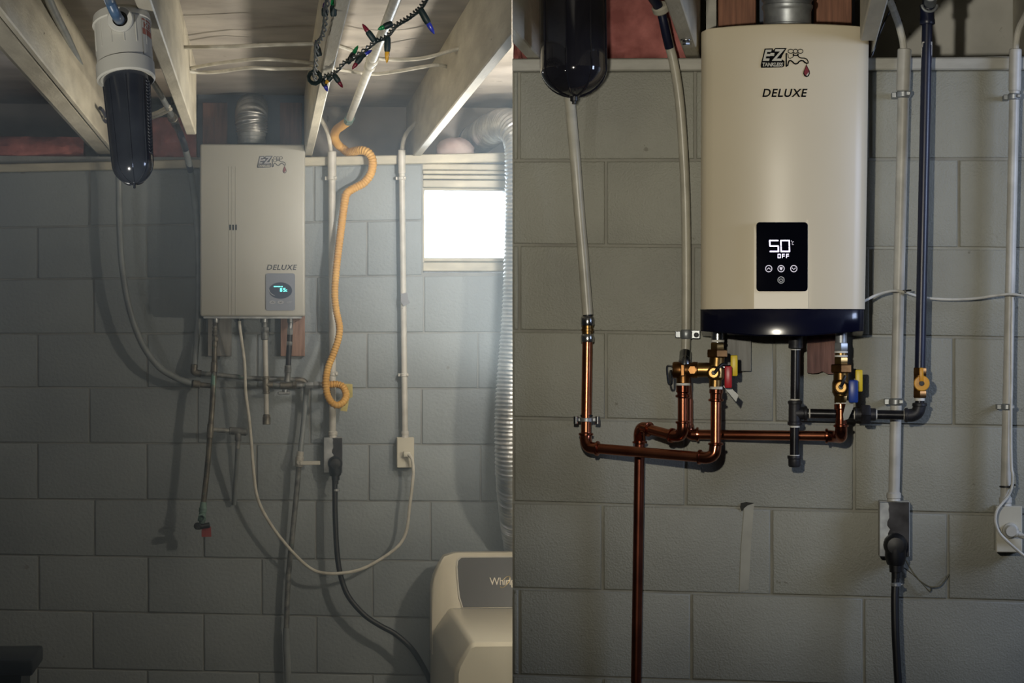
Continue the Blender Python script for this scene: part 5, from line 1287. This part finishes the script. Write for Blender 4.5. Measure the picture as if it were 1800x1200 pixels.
range_plug(RB, 'fat black plug and black cord dropping straight down from the half-blackened outlet', 'range_cable', 1573.5, 957, 1.60, .064, P(1577, 1240, .09), [(1574, 985, .08), (1574, 1020, .08), (1573, 1055, .085), (1574, 1110, .09), (1577, 1170, .09), (1580, 1230, .09), (1582, 1400, .09), (1584, 1990, .10)], .0092, 1027)
WP = thing('heater_cord', 'thin white cord with round plug at the right edge, looping past the ivory outlet', 'power cord', RB, P(1790, 975, .08))
q = P(1776, 932, .063); b = MB(); b.lathe(q, TOW, [(0, 14 * RB.s(.06)), (.010, 13.4 * RB.s(.06)), (.013, 11 * RB.s(.06)), (.030, 9 * RB.s(.06))], 24); b.lathe(q + TOW * .02, RT - UP * .45, [(0, 8 * RB.s(.06)), (.016, 7 * RB.s(.06)), (.018, 5 * RB.s(.06)), (.032, 4.6 * RB.s(.06))], 16); b.build('plug', m_white, RB, parent=WP)
b = MB(); b.tube(pts(RB, [(1791, 940, .088), (1800, 941, .088), (1815, 946, .09), (1830, 965, .09), (1822, 985, .09), (1806, 980, .09), (1789, 967, .09), (1772, 952, .09), (1757, 936, .09), (1750, 917, .09), (1752, 898, .09), (1762, 884, .085), (1772, 872, .075), (1779, 855, .07), (1780, 835, .072), (1778, 818, .071), (1777, 760, .069), (1778, 640, .069), (1779.5, 522, .069)]), 2.6 * RB.s(.06), seg=8, smooth=8); b.build('cord', m_cable, RB, parent=WP)
b = MB(); b.tube(pts(RB, [(1514, 532, .11), (1523, 527, .10), (1545, 516.5, .08), (1570, 511, .074), (1590, 513.5, .068), (1620, 522, .045), (1660, 526, .04), (1710, 525, .045), (1745, 520, .06), (1775, 517, .07), (1800, 520, .07), (1830, 528, .06)]), 2.4 * RB.s(.06), seg=8, smooth=8)
tag(b.build('sensor_cable', m_cable, RB), 'thin white cable strung from the beige heater across both conduits', 'cable')
def zip_tie(x0, x1, y, v, r, label, tail):
    c0 = RB.P((x0 + x1) / 2, y, v)
    Z = thing('cable_tie', label, 'cable tie', RB, c0 - UP * .004)
    b = MB(); b.bead(c0, UP, r, .0045); b.build('band', m_black, RB, parent=Z)
    e = RB.P(x1, y - 1, v + r * .9); f = RB.P(x1 + tail, y - 3, v + r)
    b = MB(); b.box((e.x - .004, e.y - .004, e.z - .0035), (e.x + .004, e.y + .004, e.z + .0035), bevel=.001); b.tube([e, e.lerp(f, .5) + UP * .001, f], .0021, seg=6); b.build('tail', m_black, RB, parent=Z)
zip_tie(1569, 1590, 513, .052, .0172, 'black cable tie round the conduit nearest the beige heater', 12)
zip_tie(1766, 1786, 519, .052, .0160, 'black cable tie halfway up the far right conduit', 9)
zip_tie(1759, 1779, 855, .052, .0160, 'black cable tie just above the ivory outlet at the right edge', 6)
b = MB(); b.tube(pts(RB, [(1592, 984, .004), (1601, 1000, .012), (1615, 1018, .02), (1633, 1030, .022), (1650, 1030, .02), (1660, 1021, .012), (1668, 1009, .003)]), .0017, seg=5, smooth=6); b.tube(pts(RB, [(1590, 998, .004), (1608, 1012, .012), (1622, 1026, .015), (1634, 1039, .014), (1637, 1031, .018)]), .0013, seg=5, smooth=5)
tag(b.build('loose_twine', m_twine, RB), 'dusty loose twine sagging on the wall right of the black cord', 'twine')
b = MB(); b.tube([RB.P(x, y, .055) if y > 60 else RB.P(x, y, .07) for x, y in ((1574, 4), (1566, 16), (1556, 36), (1546, 60), (1539, 80), (1533, 97))], .0022, seg=6, smooth=5)  # dark strip drawn for the shadow along the joist edge
tag(b.build('joist_shadow_line', m_black, RB), 'thin dark strip standing in for the joist edge shadow right of the beige heater', 'wire')
